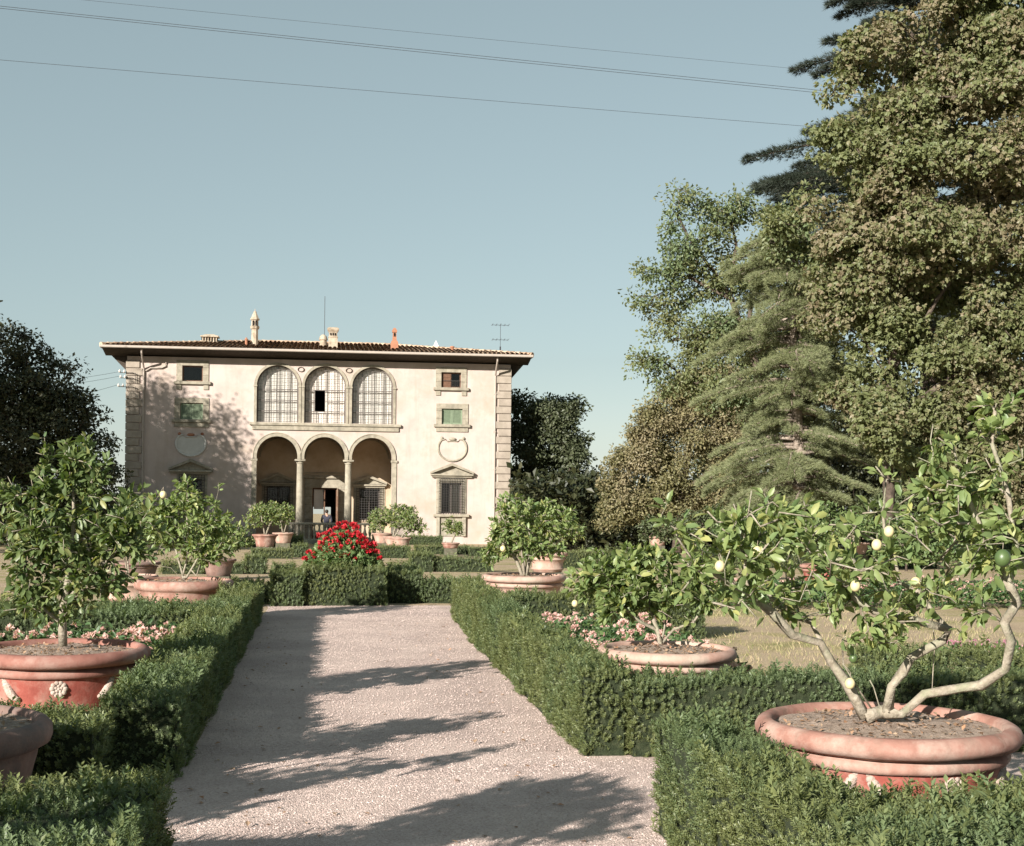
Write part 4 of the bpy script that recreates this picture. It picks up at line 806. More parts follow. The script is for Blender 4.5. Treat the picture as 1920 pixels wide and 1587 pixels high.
mb = MB(); box(mb, EX0-.06, EX1+.06, EY0-.1, EY0+.02, 8.9, 9.03, bev=.03); box(mb, EX0-.06, EX0+.02, EY0+.021, EY1, 8.9, 9.03, bev=.02); box(mb, EX1-.02, EX1+.06, EY0+.021, EY1, 8.9, 9.03, bev=.02); mb.build('gutter', M['gutter'], villa)
# chimneys
def chim(x, y, z0, prof, m, extra=None, n=4, rot=pi/4, name='chimney'):
    mb = MB(); lathe(mb, [(r*(1.414 if n == 4 else 1), z) for r, z in prof], (x, y, 0), n, a0=rot, a1=rot+2*pi)
    if extra: extra(mb)
    return mb.build(name, m, roof)
def dark_slots(x, y, r, z0, z1, k, yw=.02):  # near-black blocks on the shaft stand in for shaded openings
    def f(mb):
        for q in range(k):
            u = (q-(k-1)/2)*(2*r*.8/k); wd = r*.8/k*.62
            box(mb, x+u-wd, x+u+wd, y-r-yw, y-r+.02, z0, z1, 1); tube(mb, [(x+u, y-r-yw, z1), (x+u, y-r+.02, z1)], wd, 8, 1)
    return f
x = -3.86; chim(x, 77, 9, [(.19, 9.2), (.18, 10.35), (.24, 10.38), (.26, 10.5), (.2, 10.55), (.19, 10.82), (.26, 10.86), (.26, 10.92), (.22, 10.95), (.12, 11.18), (.1, 11.2), (.08, 11.3), (.02, 11.34), (.015, 11.44), (.001, 11.45)], [M['chim'], M['dark']], dark_slots(x, 77, .19, 10.52, 10.76, 2, .025), n=8, rot=pi/8)
mb = MB(); lathe(mb, [(.07, 9.2), (.065, 9.72), (.1, 9.74), (.1, 9.78), (.05, 9.8), (.04, 9.86), (.001, 9.87)], (-4.28, 76.6, 0), 10); mb.build('chimney_pot', M['brick'], roof)
x = .28; chim(x, 76.5, 9, [(.24, 9.2), (.24, 9.95), (.26, 9.97), (.26, 10.0), (.22, 10.02), (.22, 10.22), (.3, 10.36), (.31, 10.44), (.2, 10.5), (.001, 10.52)], [M['chim'], M['dark']], dark_slots(x, 76.5, .225, 10.06, 10.16, 3))
mb = MB(); lathe(mb, [(.19, 9.3), (.19, 9.92), (.24, 9.94), (.23, 10.0), (.18, 10.14), (.09, 10.22), (.001, 10.25)], (-.24, 77.6, 0), 14); mb.build('chimney', M['chim'], roof)
chim(3.55, 76.5, 9, [(.19, 9.2), (.2, 9.7), (.17, 9.85), (.11, 9.9), (.09, 10.3), (.13, 10.34), (.13, 10.46), (.08, 10.48), (.07, 10.56), (.001, 10.57)], [M['brick'], M['dark']], dark_slots(3.55, 76.5, .10, 10.1, 10.25, 1))
def cols(mb):
    for q in np.linspace(-.36, .36, 6): tube(mb, [(-6.35+q, 78.6, 9.8), (-6.35+q, 78.6, 10.05)], .035, 6)
mb = MB(); box(mb, -6.78, -5.92, 78.55, 79.3, 9.3, 9.8); cols(mb); box(mb, -6.8, -5.95, 78.75, 79.2, 9.8, 10.05, 1); box(mb, -6.84, -5.86, 78.48, 79.36, 10.05, 10.13, bev=.02); lathe(mb, [(.6, 10.13), (.3, 10.22), (.001, 10.24)], (-6.35, 78.92, 0), 4, a0=pi/4, a1=pi/4+2*pi); mb.build('chimney', [M['chim'], M['dark']], roof)  # near-black core between the colonnettes stands in for the shade inside
mb = MB(); lathe(mb, [(.45, 9.7), (.25, 10.15), (.001, 10.55)], (6.19, 82, 0), 4, a0=pi/4, a1=pi/4+2*pi); mb.build('pyramid_cap', M['curtain'], roof)
mb = MB(); lathe(mb, [(.07, 9.1), (.07, 9.5), (.12, 9.53), (.12, 9.6), (.05, 9.62)], (6.62, 76, 0), 10); mb.build('chimney_pot', M['brick'], roof)
mb = MB(); tube(mb, [(-.18, 79, 9.6), (-.18, 79, 12.5)], .014, 5); mb.build('mast', M['iron'], roof)
mb = MB(); ax, ay = 9.32, 76.9; tube(mb, [(ax, ay, 9.2), (ax, ay, 9.75)], .04, 6); tube(mb, [(ax, ay, 9.7), (ax, ay, 11.0)], .012, 5)
for z, L, k in ((10.12, .42, 5), (10.92, .45, 5)):
    tube(mb, [(ax-L, ay, z), (ax+L, ay, z)], .011, 4)
    for q in np.linspace(-L, L, k): tube(mb, [(ax+q, ay-.5, z+.015), (ax+q, ay+.5, z+.015)], .008, 4); tube(mb, [(ax+q, ay, z-.06), (ax+q, ay, z+.07)], .008, 4)
mb.build('aerial', M['wire'], roof)
# balustrade before the arches, and the man behind it
bal = empty('balustrade', (.3, 74.2, VF), 'low weathered stone balustrade before the central arch of the villa', 'balustrade')
mb = MB(); box(mb, -1.9, 2.6, 74.08, 74.32, .02, .14, bev=.03); mb.build('rail', M['stone'], bal); mb = MB(); box(mb, -1.9, 2.6, 74.08, 74.32, VF-.3, VF+.25, bev=.02); mb.build('plinth', M['stone'], bal)
for x in np.arange(-1.62, 2.4, .26):
    mb = MB(); lathe(mb, [(.07, -.7), (.07, -.64), (.04, -.6), (.075, -.42), (.08, -.34), (.045, -.15), (.04, -.08), (.07, -.04), (.07, .02)], (x, 74.2, 0), 10); mb.build('baluster', M['stone'], bal, True)
for x in (-1.8, .42, 2.5):
    mb = MB(); box(mb, x-.1, x+.1, 74.05, 74.35, VF+.25, .02, bev=.01); mb.build('post', M['stone'], bal)
def skin_obj(name, pts, edges, radii, mat, parent, root=0, sub=2):
    me = bpy.data.meshes.new(name); me.from_pydata([tuple(p) for p in pts], edges, []); o = bpy.data.objects.new(name, me); COL.objects.link(o); o.parent = parent; me.materials.append(mat)
    sk = o.modifiers.new('skin', 'SKIN'); sk.use_smooth_shade = True
    for i, r in enumerate(radii): d = me.skin_vertices[0].data[i]; d.radius = r if isinstance(r, tuple) else (r, r); d.use_root = (i == root)
    sb = o.modifiers.new('sub', 'SUBSURF'); sb.levels = sb.render_levels = sub; return o
M['skin'] = surf('skin', [(.40, .24, .17), (.48, .3, .22)], 8, .6, 0); M['jacket'] = surf('silhouette_jacket', [(.035, .035, .05), (.055, .055, .075)], 10, .9, .2, 60); M['trous'] = surf('grey_trousers', [(.06, .055, .055), (.09, .085, .08)], 10, .9, .2, 60); M['hair'] = surf('dark_hair', [(.02, .015, .012), (.04, .03, .022)], 30, .6, .3, 80)  # dark clothes and hair carry the backlit silhouette in their colour
man = empty('person', (.05, 76.4, VF), 'person with back turned in the villa doorway, coloured dark as a backlit silhouette', 'person')
bp_ = [(0, 0, .95), (0, 0, 1.15), (0, -.01, 1.38), (0, -.01, 1.47), (0, -.02, 1.55), (0, -.025, 1.64), (0, -.02, 1.70),
       (-.2, 0, 1.40), (-.27, .02, 1.14), (-.2, -.16, .98), (.2, 0, 1.40), (.27, .02, 1.14), (.2, -.16, .98), (-.1, 0, .88), (-.11, -.02, .5), (-.11, .02, .08), (-.12, -.12, .03), (.1, 0, .88), (.11, -.02, .5), (.11, .02, .08), (.12, -.12, .03)]
be = [(0, 1), (1, 2), (2, 3), (3, 4), (4, 5), (5, 6), (2, 7), (7, 8), (8, 9), (2, 10), (10, 11), (11, 12), (0, 13), (13, 14), (14, 15), (15, 16), (0, 17), (17, 18), (18, 19), (19, 20)]
br = [(.15, .11), (.14, .10), (.15, .10), .055, .07, (.082, .10), (.06, .07), .06, .045, .032, .06, .045, .032, .085, .058, .042, .035, .085, .058, .042, .035]
skin_obj('body', bp_, be, br, M['skin'], man)
skin_obj('jacket', [bp_[i] for i in (0, 1, 2, 7, 8, 10, 11)]+[(-.215, -.12, 1.01), (.215, -.12, 1.01), (0, 0, .84), (0, -.01, 1.45)], [(0, 1), (1, 2), (2, 3), (3, 4), (4, 7), (2, 5), (5, 6), (6, 8), (0, 9), (2, 10)], [(.18, .13), (.165, .12), (.18, .12), .078, .062, .078, .062, .05, .05, (.19, .14), .075], M['jacket'], man)
skin_obj('trousers', [bp_[i] for i in (0, 13, 14, 15, 17, 18, 19)], [(0, 1), (1, 2), (2, 3), (0, 4), (4, 5), (5, 6)], [(.16, .12), .10, .075, .062, .10, .075, .062], M['trous'], man)
mb = MB(); sphere(mb, (0, .02, 1.645), .105, 16, 12, sq=(.9, 1.0, .95)); mb.build('hair', M['hair'], man, True, at=np.array(man.location[:]))
for i, (x, z) in enumerate([(-.215, .97), (.215, .97)]):        # hands held before the body
    mb = MB(); s = -1 if i == 0 else 1; o0 = np.array(man.location[:]); sphere(mb, (x, -.2, z-.0), .04, 10, 8, sq=(.9, 1.2, .5))
    for q in range(4): tube(mb, [(x-.028+.018*q, -.23, z), (x-.03+.019*q, -.265, z-.004), (x-.03+.019*q, -.285-.004*(q in (1, 2)), z-.025)], [.009, .0085, .006], 6)
    tube(mb, [(x-s*.03, -.19, z), (x-s*.055, -.22, z-.005), (x-s*.06, -.25, z-.015)], [.011, .01, .007], 6); mb.build('hand', M['skin'], man, True, at=o0)

man.rotation_euler = (0, 0, pi)
# ------------------------------------------------------------------ wires
def wire(pts, r, label, group):
    P = [atd(*p) for p in pts]; A, B = P[0], P[-1]; Q = [A+(B-A)*u-np.array([0, 0, 4*pts_sag*u*(1-u)]) for u in np.linspace(0, 1, 25)]; mb = MB(); tube(mb, Q, r, 5, cap=False)
    return tag(mb.build('power_line', M['wire'], None, True), label, 'wire', group)
pts_sag = .02
for a, b, r, lb in (((-150, -4, 36), (1800, 196, 44), .0065, 'upper of the two close overhead wires crossing the sky'), ((-150, 0, 36), (1800, 201, 44), .0065, 'lower of the two close overhead wires crossing the sky'),
                    ((-150, 100, 36), (1800, 260, 44), .0055, 'lowest single overhead wire crossing the sky above the villa'), ((-150, -30, 36), (1800, 158, 44), .004, 'highest and faintest overhead wire near the top of the sky')):
    wire((a, b), r, lb, 'overhead wires crossing the sky')
pts_sag = .25
for (x, z), e, lb in (((-10.5, 7.78), (-160, 726, 60), 'topmost wire running left from the villa corner'), ((-10.5, 7.55), (-160, 738, 60), 'middle wire running left from the villa corner'), ((-10.6, 7.1), (-160, 790, 60), 'lowest wire running left from the villa corner')):
    p = np.array([x, VY-.16, z]); d = (p-CAM)@vf; q = p-CAM; px = CX+F*(q@VR)/d; py = CY-F*(q@VU)/d; wire(((px, py, d), e), .008, lb, 'wires leaving the villa corner')

# ------------------------------------------------------------------ flowers
def head(mb, c, r, rg, n=16, m=0):
    d = rg.normal(0, 1, (n, 3)); d[:, 2] = abs(d[:, 2])*.8-.15; d /= np.linalg.norm(d, axis=1)[:, None]; leaves(mb, np.asarray(c)+d*r*.35, d+rg.normal(0, .35, (n, 3)), r*rg.uniform(.7, 1.1, n), rg, LOBE, m, upw=0, jit=1)
ger = empty('geranium_bush', (.3, 22.85, .3), 'round bush of scarlet geraniums standing in the square box hedge', 'geranium bush')
rg = np.random.default_rng(31); mb = MB(); gc = np.array([.29, 22.75, .45])
n = 3400; d = rg.normal(0, 1, (n, 3)); d[:, 2] = abs(d[:, 2]); d /= np.linalg.norm(d, axis=1)[:, None]; q = .55+.45*rg.random(n)**.5
def dome(d): return np.stack([.63*d[:, 0], .55*d[:, 1], .72*d[:, 2]*(1-.28*abs(d[:, 0]))], -1)
P = gc+dome(d)*q[:, None]*(1+.1*wob(d[:, 0]*3, d[:, 2]*3))[:, None]; leaves(mb, P, d*.6+rg.normal(0, .5, (n, 3)), rg.uniform(.05, .10, n), rg, LOBE, 0, upw=.7, jit=.5)
for i in range(26):
    a = rg.uniform(0, 6.28); e = gc+np.array([.5*cos(a), .45*sin(a), .35])*rg.uniform(.4, 1); tube(mb, [gc+np.array([.1*cos(a), .1*sin(a), -.35]), (gc+e)/2+np.array([0, 0, -.1]), e], [.012, .008, .005], 4, 1)
mb.build('foliage', [M['ger'], M['trunk']], ger)
FL = [(588, 1040), (572, 1048), (600, 1030), (590, 1055), (612, 1012), (603, 1020), (630, 992), (645, 990), (660, 985), (652, 1000), (640, 1005), (625, 1005), (668, 1000), (680, 1010), (672, 1018), (690, 1022), (655, 1018), (640, 1028), (622, 1032), (650, 1040), (640, 1043), (668, 1050), (698, 1033), (706, 1035), (712, 1048), (690, 1035), (683, 1028), (660, 1030), (620, 1022), (608, 1002), (598, 1005), (618, 998), (648, 982), (635, 985), (668, 990), (675, 1005), (602, 1052), (580, 1036), (633, 1046), (700, 1022), (612, 1040), (658, 1006), (686, 1016), (630, 1016), (664, 986), (592, 1046)]
for i, (px, py) in enumerate(FL):
    u = (px-640)/82; dep = 22.62-.42*math.sqrt(max(0, 1-min(1, u*u)))*.95+.4*max(0, (1010-py)/30); mb = MB(); p = atd(px, py, dep); head(mb, (0, 0, 0), rg.uniform(.045, .062), rg, 26); tube(mb, [(0, 0, 0), (0, .02, -.1), (rg.normal(0, .02), .12, -.22)], .004, 4, 1); mb.build('flower', [M['red'], M['ger']], ger, at=p)
def bed(label, x0, x1, y0, y1, h, nl, nf, petal, fr=.035, seed=0, mound=.5, cat='flower bed'):
    r = np.random.default_rng(seed+300); mb = MB(); 
    x = r.uniform(x0, x1, nl); y = r.uniform(y0, y1, nl); hh = h*(.45+.55*(.5+.5*wob(x*3, y*3))); z = hh*r.random(nl)**.6; D = r.normal(0, .6, (nl, 3)); D[:, 2] = abs(D[:, 2])*.6
    leaves(mb, np.stack([x, y, np.vectorize(gz)(y)+z], -1), D, r.uniform(.05, .10, nl), r, LEAF6, 1, upw=.6)
    for i in range(nf):
        x = r.uniform(x0, x1); y = r.uniform(y0, y1); z = h*(.45+.55*(.5+.5*float(wob(x*3, y*3))))+r.uniform(-.05, .05); head(mb, (x, y, gz(y)+z), fr*r.uniform(.7, 1.2), r, 14)
    return tag(mb.build('flower_bed', [M[petal], M['plant']]), label, cat, 'flower beds', 'stuff')
bed('pink flowers in the bed behind the left path hedge', -2.75, -1.36, 12.2, 14.5, .5, 3200, 130, 'pink', .04, 1)
bed('pink flowers in the bed between the right path hedge and the potted lemons', 2.12, 3.7, 11.9, 16.4, .42, 5200, 190, 'pink', .042, 2)
bed('long row of pink flowers across the right lawn', 5.6, 12, 21.2, 22.6, .5, 8500, 170, 'pink', .036, 3)
bed('low mauve flowers at the right edge of the dry lawn', 6.4, 9.5, 13.6, 14.6, .25, 2400, 130, 'mauve', .026, 4)
bed('pink flowers on the far left beside the red pot', -5.6, -3.0, 12.5, 14.5, .45, 2500, 90, 'pink', .04, 5)
def grass():
    r = np.random.default_rng(77); mb = MB(); n = 26000; x = r.uniform(2.2, 9, n); y = 9.5+13*r.random(n); k = wob(x*.8, y*.8)+r.normal(0, .35, n) > -.1; x, y = x[k], y[k]; n = len(x)
    D = r.normal(0, .5, (n, 3)); D[:, 2] = 1; leaves(mb, np.stack([x, y, np.vectorize(gz)(y)], -1), D, r.uniform(.03, .075, n), r, (np.array([(-.06, 0, 0), (.06, 0, 0), (0, 1, .2)]), [(0, 1, 2)]), upw=0, jit=1)
    tag(mb.build('grass', M['drygrass']), 'short dry yellowed grass of the right lawn', 'grass', kind='stuff')
M['drygrass'] = leafmat('dry_grass', [(.42, .34, .22), (.48, .39, .25), (.28, .27, .12), (.19, .22, .09)], .8, .2, spec=.1)
grass()

# ------------------------------------------------------------------ trees
TUFT = (np.array([(0, 0, 0)]+[p for a in range(6) for p in ((.055*cos(a*1.047+1.57), .1, .055*sin(a*1.047+1.57)), (.34*cos(a*1.047), .62+.28*(a % 2), .34*sin(a*1.047)))]), [(0, 1+2*a, 2+2*a) for a in range(6)])
def tree(name, label, trunks, blobs, nt_, per, leaf, mat, seed, d, T=LOBE, spread=.45, rmax=.35, r_tip=.012, power=.45, bark='trunk', shell=.45, group='trees round the garden', upw=.5, seg=.8, jit=.8, dz=1.0, cat='tree', bend=.1, sub=0):
    """trunks and crown outlines surveyed in photo pixels at distance d"""
    r = np.random.default_rng(seed); ST = [[atd(px, py, d+(dd[0] if dd else 0)) for (px, py, *dd) in t] for t in trunks]
    b = ST[0][0].copy(); b[2] = gz(b[1]); ST[0][0] = b
    BL = []
    for (px, py, rp, *dd) in blobs:
        q = atd(px, py, d+(dd[0] if dd else 0)); s = (d+(dd[0] if dd else 0))/F*rp; BL.append((q, (s, s*.9, s*dz)))
    root = empty(name, b, label, cat, group)
    if sub:                                                    # each mass of the crown breaks up into boughs with gaps between
        SB = []
        for q, rad in BL:
            for k in range(sub):
                v = r.normal(0, 1, 3); v /= np.linalg.norm(v); SB.append((q+v*np.array(rad)*r.uniform(.55, .85), tuple(np.array(rad)*r.uniform(.26, .46)*np.array([1.15, 1.15, .75]))))
        BL2 = SB
    else: BL2 = BL
    T_, CT = blob_pts(BL2, nt_, r, shell, True); ok = T_[:, 2] > gz(b[1])+.3; T_, CT = T_[ok], CT[ok]; A, Pa, tips, nst = grow(ST, T_, r, seg, bend, .04)
    mb = MB(); wood(mb, A, Pa, r_tip, power, rmax, 7, flare=.35); mb.build('trunk', M[bark], root, True, loc=b)
    tp = A[tips]; pv = A[np.maximum(Pa[tips], 0)]; n = len(tips)*per; ii = np.repeat(np.arange(len(tips)), per); cj = np.array([CT[int(((T_-t)**2).sum(1).argmin())] for t in tp])[ii]
    off = r.normal(0, 1, (n, 3)); off *= (r.random(n)**.4/ (np.linalg.norm(off, axis=1)+1e-9))[:, None]*spread*r.uniform(.6, 1.25, len(tips))[ii][:, None]; off[:, 2] *= .72
    P = tp[ii]+off; P[:, 2] = np.maximum(P[:, 2], gz(b[1])+.1); D = off/spread+r.normal(0, .6, (n, 3))+np.array([0, 0, -.25])
    O = P-cj; O /= np.linalg.norm(O, axis=1)[:, None]+1e-6; O = O+np.array([0, 0, .45])
    mb = MB(); leaves(mb, P, D, leaf*r.uniform(.6, 1.3, n), r, T, 0, upw=1.0, jit=jit*.6, up=O); mb.build('crown', M[mat], root, False, loc=b)
    return root
def conifer(label, base, apex, d, prof, nb, seed, mat, tuft=.22, bark='trunkl', group='trees round the garden', droop=.12, name='cedar_tree', per=34, fan=.34, az=None, r0=.4, var=(.72, 1.12)):
    prof = sorted(prof); r = np.random.default_rng(seed); B = atd(*base, d); B[2] = gz(B[1]); Tp = atd(*apex, d); H = Tp[2]-B[2]; root = empty(name, B, label, 'tree', group)
    wb = MB(); lv = MB(); tube(wb, [B+(Tp-B)*u+np.array([.15*sin(u*7), .1*cos(u*5), 0]) for u in np.linspace(0, 1, 14)], np.linspace(r0, .03, 14), 9)
    for i in range(nb):
        py = prof[0][0]+(prof[-1][0]-prof[0][0])*(i+r.random())/nb; L = np.interp(py, [p[0] for p in prof], [p[1] for p in prof])*d/F*r.uniform(*var)
        z = atd(base[0], py, d)[2]; u = (z-B[2])/H; p0 = B+(Tp-B)*u
        a = r.uniform(*az) if az else r.uniform(0, 2*pi); dr = np.array([cos(a), sin(a), 0]); sd = np.array([-sin(a), cos(a), 0]); rise = r.uniform(-.02, .16)
        fn = lambda s: p0+dr*L*s+np.array([0, 0, L*(rise*s-(droop+rise)*s**2.2)])+sd*L*.06*sin(3*s+i)
        tube(wb, [fn(s) for s in np.linspace(0, 1, 7)], np.linspace(.045+.012*L, .01, 7), 5, cap=False)
        m = int(per*L); s = .18+.82*r.random(m)**.8; lat = r.uniform(-1, 1, m); wd = fan*L*np.minimum(1, (1.12-s)*1.5)*np.minimum(1, s*2.2)
        Q = np.array([fn(q) for q in s])+sd*(lat*wd)[:, None]; Q += dr*(abs(lat)*wd*.55)[:, None]; Q[:, 2] -= abs(lat)*wd*.22; Q[:, 2] += r.normal(0, .05, m)
        nsub = max(3, int(L*3))
        for k in range(nsub):
            sg = .2+.75*(k+r.random())/nsub; la = r.choice([-1, 1])*r.uniform(.6, 1); w_ = fan*L*min(1, (1.12-sg)*1.5)*min(1, sg*2.2); e = fn(sg)+sd*la*w_+dr*abs(la)*w_*.55-np.array([0, 0, abs(la)*w_*.22]); tube(wb, [fn(sg), e], [.014, .005], 3, cap=False)
        D = dr*.8+sd*np.sign(lat)[:, None]*.6+r.normal(0, .35, (m, 3)); D[:, 2] += .18
        leaves(lv, Q, D, tuft*r.uniform(.7, 1.3, m), r, TUFT, 0, upw=1)
    wb.build('trunk', M[bark], root, True, loc=B); lv.build('crown', M[mat], root, False, loc=B); return root
# right hand group
tree('chestnut_tree', 'huge broad tree with yellowish browning leaves filling the upper right edge', [[(1665, 1000), (1664, 860), (1672, 700), (1690, 500), (1720, 300), (1760, 120)], [(1672, 700), (1760, 560), (1850, 420)], [(1690, 520), (1640, 400), (1620, 330)], [(1668, 790), (1760, 720), (1840, 660)], [(1720, 300), (1690, 180), (1700, 100)], [(1672, 720), (1620, 640)]],
     [(1770, 100, 150), (1680, 170, 110), (1640, 290, 110), (1870, 250, 170), (1770, 320, 150), (1700, 440, 150), (1600, 430, 70), (1640, 540, 100), (1850, 500, 160), (1780, 600, 140), (1890, 680, 130), (1640, 660, 80), (1720, 690, 70), (1600, 560, 60), (1600, 690, 35), (1790, 790, 95), (1880, 800, 90), (1850, 20, 150), (1980, 400, 200), (2000, 100, 200), (1980, 700, 150), (1740, 20, 80), (1655, 740, 45), (1730, 850, 60), (1860, 880, 80), (1790, 860, 70), (1930, 850, 90), (1600, 620, 60), (1570, 480, 45), (1545, 600, 38), (1590, 740, 40), (1565, 390, 50), (1550, 490, 45), (1560, 560, 50), (1660, 790, 40, -2.5), (1625, 770, 34, -2), (1665, 840, 26, -2.2), (1720, 880, 50, -1), (1800, 910, 55), (1880, 930, 60), (1840, 740, 80), (1910, 780, 80), (1850, 690, 70)], 1500, 105, .138, 'chest', 41, 42, spread=.52, rmax=.42, r_tip=.011, shell=.6, sub=8)
tree('locust_tree', 'airy light green tree with limbs showing against the sky, left of the cedars', [[(1456, 990), (1450, 860), (1430, 740), (1405, 640), (1370, 560), (1330, 500)], [(1405, 640), (1340, 620), (1260, 640)], [(1430, 740), (1370, 700), (1300, 720)], [(1370, 560), (1290, 520), (1230, 510)], [(1330, 500), (1290, 440), (1270, 400)], [(1400, 630), (1420, 520), (1440, 420)], [(1370, 560), (1380, 460), (1370, 410)]],
     [(1285, 400, 45), (1265, 455, 50), (1235, 510, 45), (1220, 560, 35), (1300, 480, 55), (1350, 420, 50), (1400, 400, 45), (1440, 420, 60), (1370, 500, 60), (1260, 570, 45), (1330, 560, 50), (1235, 650, 45), (1290, 640, 50), (1340, 650, 55), (1400, 600, 60), (1215, 690, 28), (1300, 715, 45), (1360, 720, 60), (1260, 720, 30), (1430, 700, 60), (1450, 520, 60), (1490, 450, 50), (1270, 365, 22), (1420, 780, 50), (1500, 560, 60, 2), (1480, 660, 60, 2), (1500, 760, 60, 2), (1530, 450, 50, 2), (1400, 720, 50), (1550, 680, 50, 2), (1490, 400, 45, -10), (1530, 410, 40, -10), (1460, 440, 45, -9), (1500, 470, 45, -9), (1530, 520, 35, -9)], 900, 44, .15, 'robin', 42, 54, T=LEAF4, spread=.55, rmax=.26, r_tip=.014, bark='trunk', shell=.4, sub=6)
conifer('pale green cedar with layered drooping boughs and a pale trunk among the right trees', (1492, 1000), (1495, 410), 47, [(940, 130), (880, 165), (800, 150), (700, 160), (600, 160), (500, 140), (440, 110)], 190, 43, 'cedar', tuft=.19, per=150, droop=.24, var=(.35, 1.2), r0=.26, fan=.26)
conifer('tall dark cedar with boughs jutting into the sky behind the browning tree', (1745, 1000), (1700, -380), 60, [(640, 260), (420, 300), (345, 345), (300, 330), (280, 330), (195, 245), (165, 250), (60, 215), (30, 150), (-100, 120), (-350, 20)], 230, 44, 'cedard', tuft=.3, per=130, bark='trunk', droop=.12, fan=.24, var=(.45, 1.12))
tree('holm_oak', 'rounded olive brown tree at the left foot of the right hand trees', [[(1270, 1010), (1275, 940), (1290, 860), (1300, 800)], [(1275, 930), (1220, 880), (1200, 850)], [(1280, 920), (1350, 870)]],
     [(1165, 880, 32), (1195, 860, 40), (1180, 930, 45), (1235, 810, 45), (1280, 790, 50), (1250, 870, 60), (1320, 800, 55), (1310, 880, 65), (1240, 940, 55), (1370, 860, 60), (1380, 930, 60), (1310, 950, 55), (1220, 780, 25), (1290, 755, 40), (1350, 770, 50), (1240, 775, 35), (1320, 740, 30), (1400, 800, 50), (1300, 715, 45), (1360, 720, 55), (1250, 750, 45), (1215, 800, 40), (1420, 740, 50), (1185, 840, 35), (1150, 910, 30), (1150, 960, 35)], 1450, 52, .14, 'oak', 45, 64, T=LEAF4, spread=.5, rmax=.3, shell=.55, sub=7)
tree('evergreen_tree', 'dark evergreen tree standing right beside the villa', [[(1030, 1000), (1028, 930), (1010, 850), (1000, 800)], [(1028, 930), (1070, 880)], [(1015, 870), (980, 800)]],
     [(985, 760, 32), (1010, 790, 50), (1050, 790, 42), (970, 820, 40), (1040, 850, 60), (1085, 850, 40), (1000, 880, 55), (1060, 920, 50), (1100, 920, 35), (985, 950, 40), (1095, 980, 35), (1040, 970, 40), (1070, 770, 22), (1115, 900, 25)], 620, 60, .20, 'holmg', 46, 79, T=LEAF4, spread=.65, rmax=.35, shell=.5, sub=7)
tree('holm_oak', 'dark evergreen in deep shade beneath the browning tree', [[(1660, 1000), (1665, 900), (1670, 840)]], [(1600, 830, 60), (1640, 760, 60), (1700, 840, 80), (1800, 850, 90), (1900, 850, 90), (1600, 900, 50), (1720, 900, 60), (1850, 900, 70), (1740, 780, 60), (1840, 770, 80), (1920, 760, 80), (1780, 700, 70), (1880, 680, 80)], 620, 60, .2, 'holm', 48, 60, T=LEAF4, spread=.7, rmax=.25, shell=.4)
tree('linden_tree', 'deep green tree filling the background behind the pale cedar', [[(1450, 1000), (1452, 860), (1460, 700)], [(1452, 860), (1380, 780)]], [(1330, 770, 60), (1390, 710, 65), (1450, 640, 70), (1520, 580, 60), (1450, 760, 80), (1540, 690, 80), (1390, 840, 70), (1480, 870, 80), (1580, 800, 70), (1320, 850, 60), (1560, 480, 50), (1420, 930, 70)], 900, 55, .17, 'linden', 49, 72, T=LEAF4, spread=.6, rmax=.3, shell=.5, sub=6)
# left hand group
tree('holm_oak', 'dark tree with stepped crown at the left edge beside the villa', [[(60, 1000), (65, 900), (70, 800), (60, 720)], [(65, 900), (120, 840), (160, 800)], [(70, 820), (20, 760)]],
     [(20, 650, 45), (55, 660, 35), (20, 740, 75), (80, 720, 60), (115, 700, 35), (110, 780, 60), (40, 820, 90), (150, 770, 38), (140, 840, 50), (180, 780, 22), (185, 840, 28), (100, 870, 70), (160, 880, 35), (-60, 760, 90), (10, 905, 70), (120, 930, 50), (205, 845, 16), (195, 900, 35), (150, 930, 50)], 800, 52, .17, 'holm', 47, 58, T=LEAF4, spread=.55, rmax=.3, shell=.5)
def off_tree(name, label, c, rad, nt_, per, leaf, mat, seed, blobs):
    """trees just outside the picture on the left, whose shade falls into it"""
    r = np.random.default_rng(seed); b = np.array([c[0], c[1], gz(c[1])]); root = empty(name, b, label, 'tree', 'trees round the garden')
    BL = [(np.array(q[:3]), (q[3],)*3) for q in blobs]; T_ = blob_pts(BL, nt_, r, .4); ST = [[b, b+np.array([.1, 0, 2]), np.array([c[0], c[1], c[2]-rad*.3]), np.array(c)]]
    A, Pa, tips, nst = grow(ST, T_, r, .8, .1); mb = MB(); wood(mb, A, Pa, .014, .45, .4, 7, flare=.3); mb.build('trunk', M['trunk'], root, True, loc=b)
    ii = np.repeat(np.arange(len(tips)), per); n = len(ii); P = A[tips][ii]+r.normal(0, .38, (n, 3)); P[:, 2] = np.maximum(P[:, 2], b[2]+.2); mb = MB(); leaves(mb, P, r.normal(0, 1, (n, 3)), leaf*r.uniform(.6, 1.3, n), r, LEAF4, 0); mb.build('crown', M[mat], root, False, loc=b)
TS = .394/.9999
def shade(x, z, t): return (x-.656*t, VY-.755*t, z+TS*t)
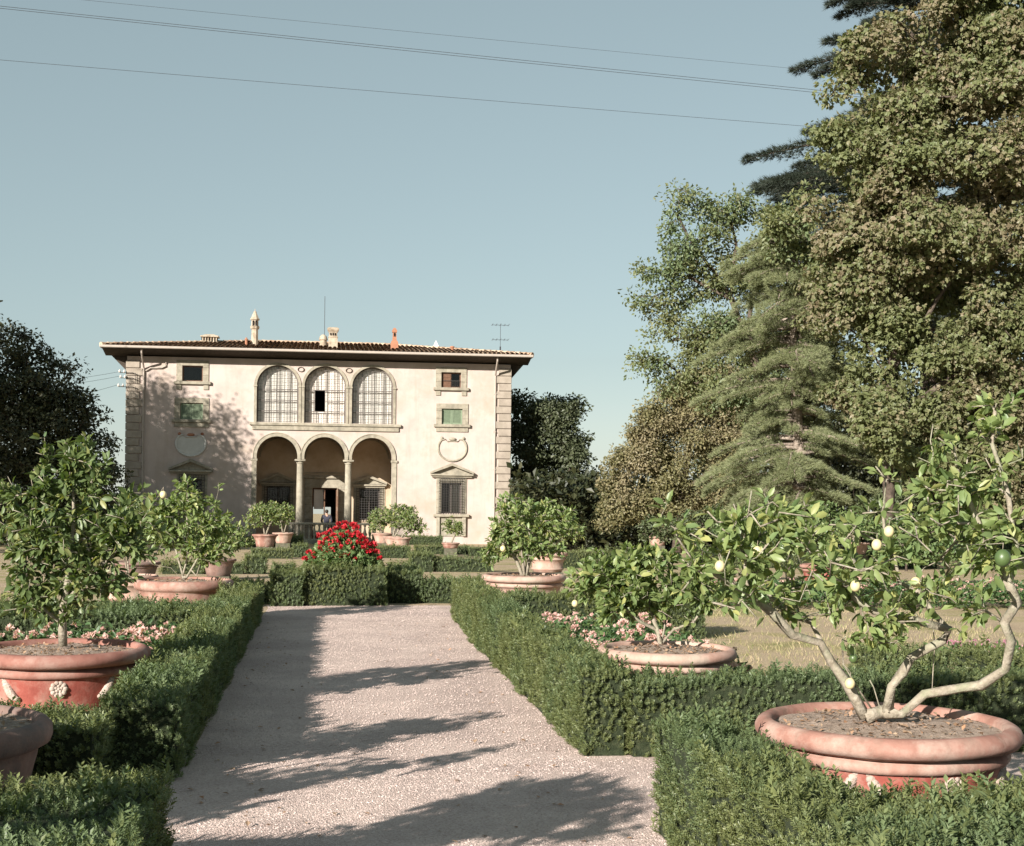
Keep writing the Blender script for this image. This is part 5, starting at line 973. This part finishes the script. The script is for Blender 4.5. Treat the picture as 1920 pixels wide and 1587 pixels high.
off_tree('holm_oak', 'large evergreen left of the villa front that throws the shade on its left corner', shade(-9, 2, 16), 5, 800, 50, .2, 'holm', 51,
         [(*shade(-8.2, 1.4, 16), 3.2), (*shade(-5.9, .4, 16), 1.9), (*shade(-9.0, 4.2, 16), 2.0), (*shade(-6.3, 4.2, 16), 1.2), (*shade(-11, 2.5, 16), 3), (*shade(-5.0, 3.6, 16), .8), (*shade(-8.7, 6.6, 16), .9), (*shade(-5.4, 5.5, 16), .8), (*shade(-7.6, 6.0, 16), .7), (*shade(-3.8, 1.8, 16), .8), (*shade(-5.4, 2.0, 16), 1.7), (*shade(-7.2, 3.6, 16), 1.4), (*shade(-4.6, -.2, 16), 1.2), (*shade(-9.6, 5.6, 16), .8)])
off_tree('holm_oak', 'tall evergreen further left, nearer the camera than the one beside the villa front', (-21.5, 49, 9.5), 6, 700, 40, .2, 'holm', 52, [(-21.5, 49, 9.5, 4.2), (-19.5, 50, 6.5, 3.0), (-23, 47, 6.5, 3.5), (-21, 48, 12.5, 2.2)])
# shrubs and the dark wood under the trees
def shrub(label, blobs, n_, per, leaf, mat, seed, d, T=LEAF6): 
    return tree('shrub', label, [[(blobs[0][0], blobs[0][1]+20), (blobs[0][0], blobs[0][1])]], blobs, n_, per, leaf, mat, seed, d, T=T, spread=.22, rmax=.06, r_tip=.006, shell=.3, group='shrubs under the right hand trees', seg=.2, cat='shrub')
shrub('light green leafy shrub before the pale trunks, under the right hand trees', [(1530, 985, 26), (1500, 985, 22), (1570, 980, 24), (1600, 975, 22), (1540, 960, 18), (1625, 985, 20)], 150, 14, .13, 'laurel', 61, 40)
shrub('low light green shrub to the right of the pale trunks near the flowerpot', [(1700, 985, 30), (1740, 980, 28), (1780, 990, 26), (1660, 990, 22), (1820, 985, 30)], 130, 14, .13, 'laurel', 62, 41)
shrub('pale shrub at the foot of the olive brown tree', [(1400, 985, 30), (1440, 980, 26), (1360, 990, 26)], 120, 14, .13, 'laurel', 63, 44)
shrub('broad dark shrub between the olive brown tree and the pale trunks', [(1300, 985, 34), (1260, 990, 30), (1340, 975, 30), (1220, 992, 24), (1380, 960, 30), (1420, 955, 34), (1450, 985, 30)], 260, 16, .14, 'linden', 64, 52)
shrub('tall leafy shrub in the shade below the browning tree', [(1660, 950, 34), (1700, 940, 36), (1750, 950, 40), (1800, 955, 40), (1850, 960, 40), (1620, 965, 28), (1900, 965, 40)], 300, 16, .14, 'linden', 65, 46)
shrub('low spreading shrub at the far end of the right lawn', [(1480, 1020, 18), (1510, 1025, 18), (1450, 1022, 16), (1420, 1025, 16), (1390, 1028, 15)], 120, 14, .11, 'laurel', 66, 33)
shrub('low spreading shrub behind the row of pink flowers', [(1660, 1035, 18), (1700, 1030, 20), (1740, 1035, 18), (1780, 1030, 20), (1820, 1038, 18)], 140, 14, .11, 'laurel', 67, 32)
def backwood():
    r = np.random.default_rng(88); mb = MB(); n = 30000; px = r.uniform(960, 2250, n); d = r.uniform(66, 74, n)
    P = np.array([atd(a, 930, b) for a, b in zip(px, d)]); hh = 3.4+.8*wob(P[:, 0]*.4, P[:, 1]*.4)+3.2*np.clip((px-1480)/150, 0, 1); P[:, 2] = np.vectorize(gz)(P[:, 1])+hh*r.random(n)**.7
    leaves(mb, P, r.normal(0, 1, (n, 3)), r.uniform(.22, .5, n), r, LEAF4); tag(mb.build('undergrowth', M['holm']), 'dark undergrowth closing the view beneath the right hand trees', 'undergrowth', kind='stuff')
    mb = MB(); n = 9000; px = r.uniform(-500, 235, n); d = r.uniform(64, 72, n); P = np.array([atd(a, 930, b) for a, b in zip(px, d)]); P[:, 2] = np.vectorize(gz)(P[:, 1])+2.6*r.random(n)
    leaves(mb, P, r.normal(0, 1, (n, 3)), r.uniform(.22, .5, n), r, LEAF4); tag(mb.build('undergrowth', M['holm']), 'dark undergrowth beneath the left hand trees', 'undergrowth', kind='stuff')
backwood()
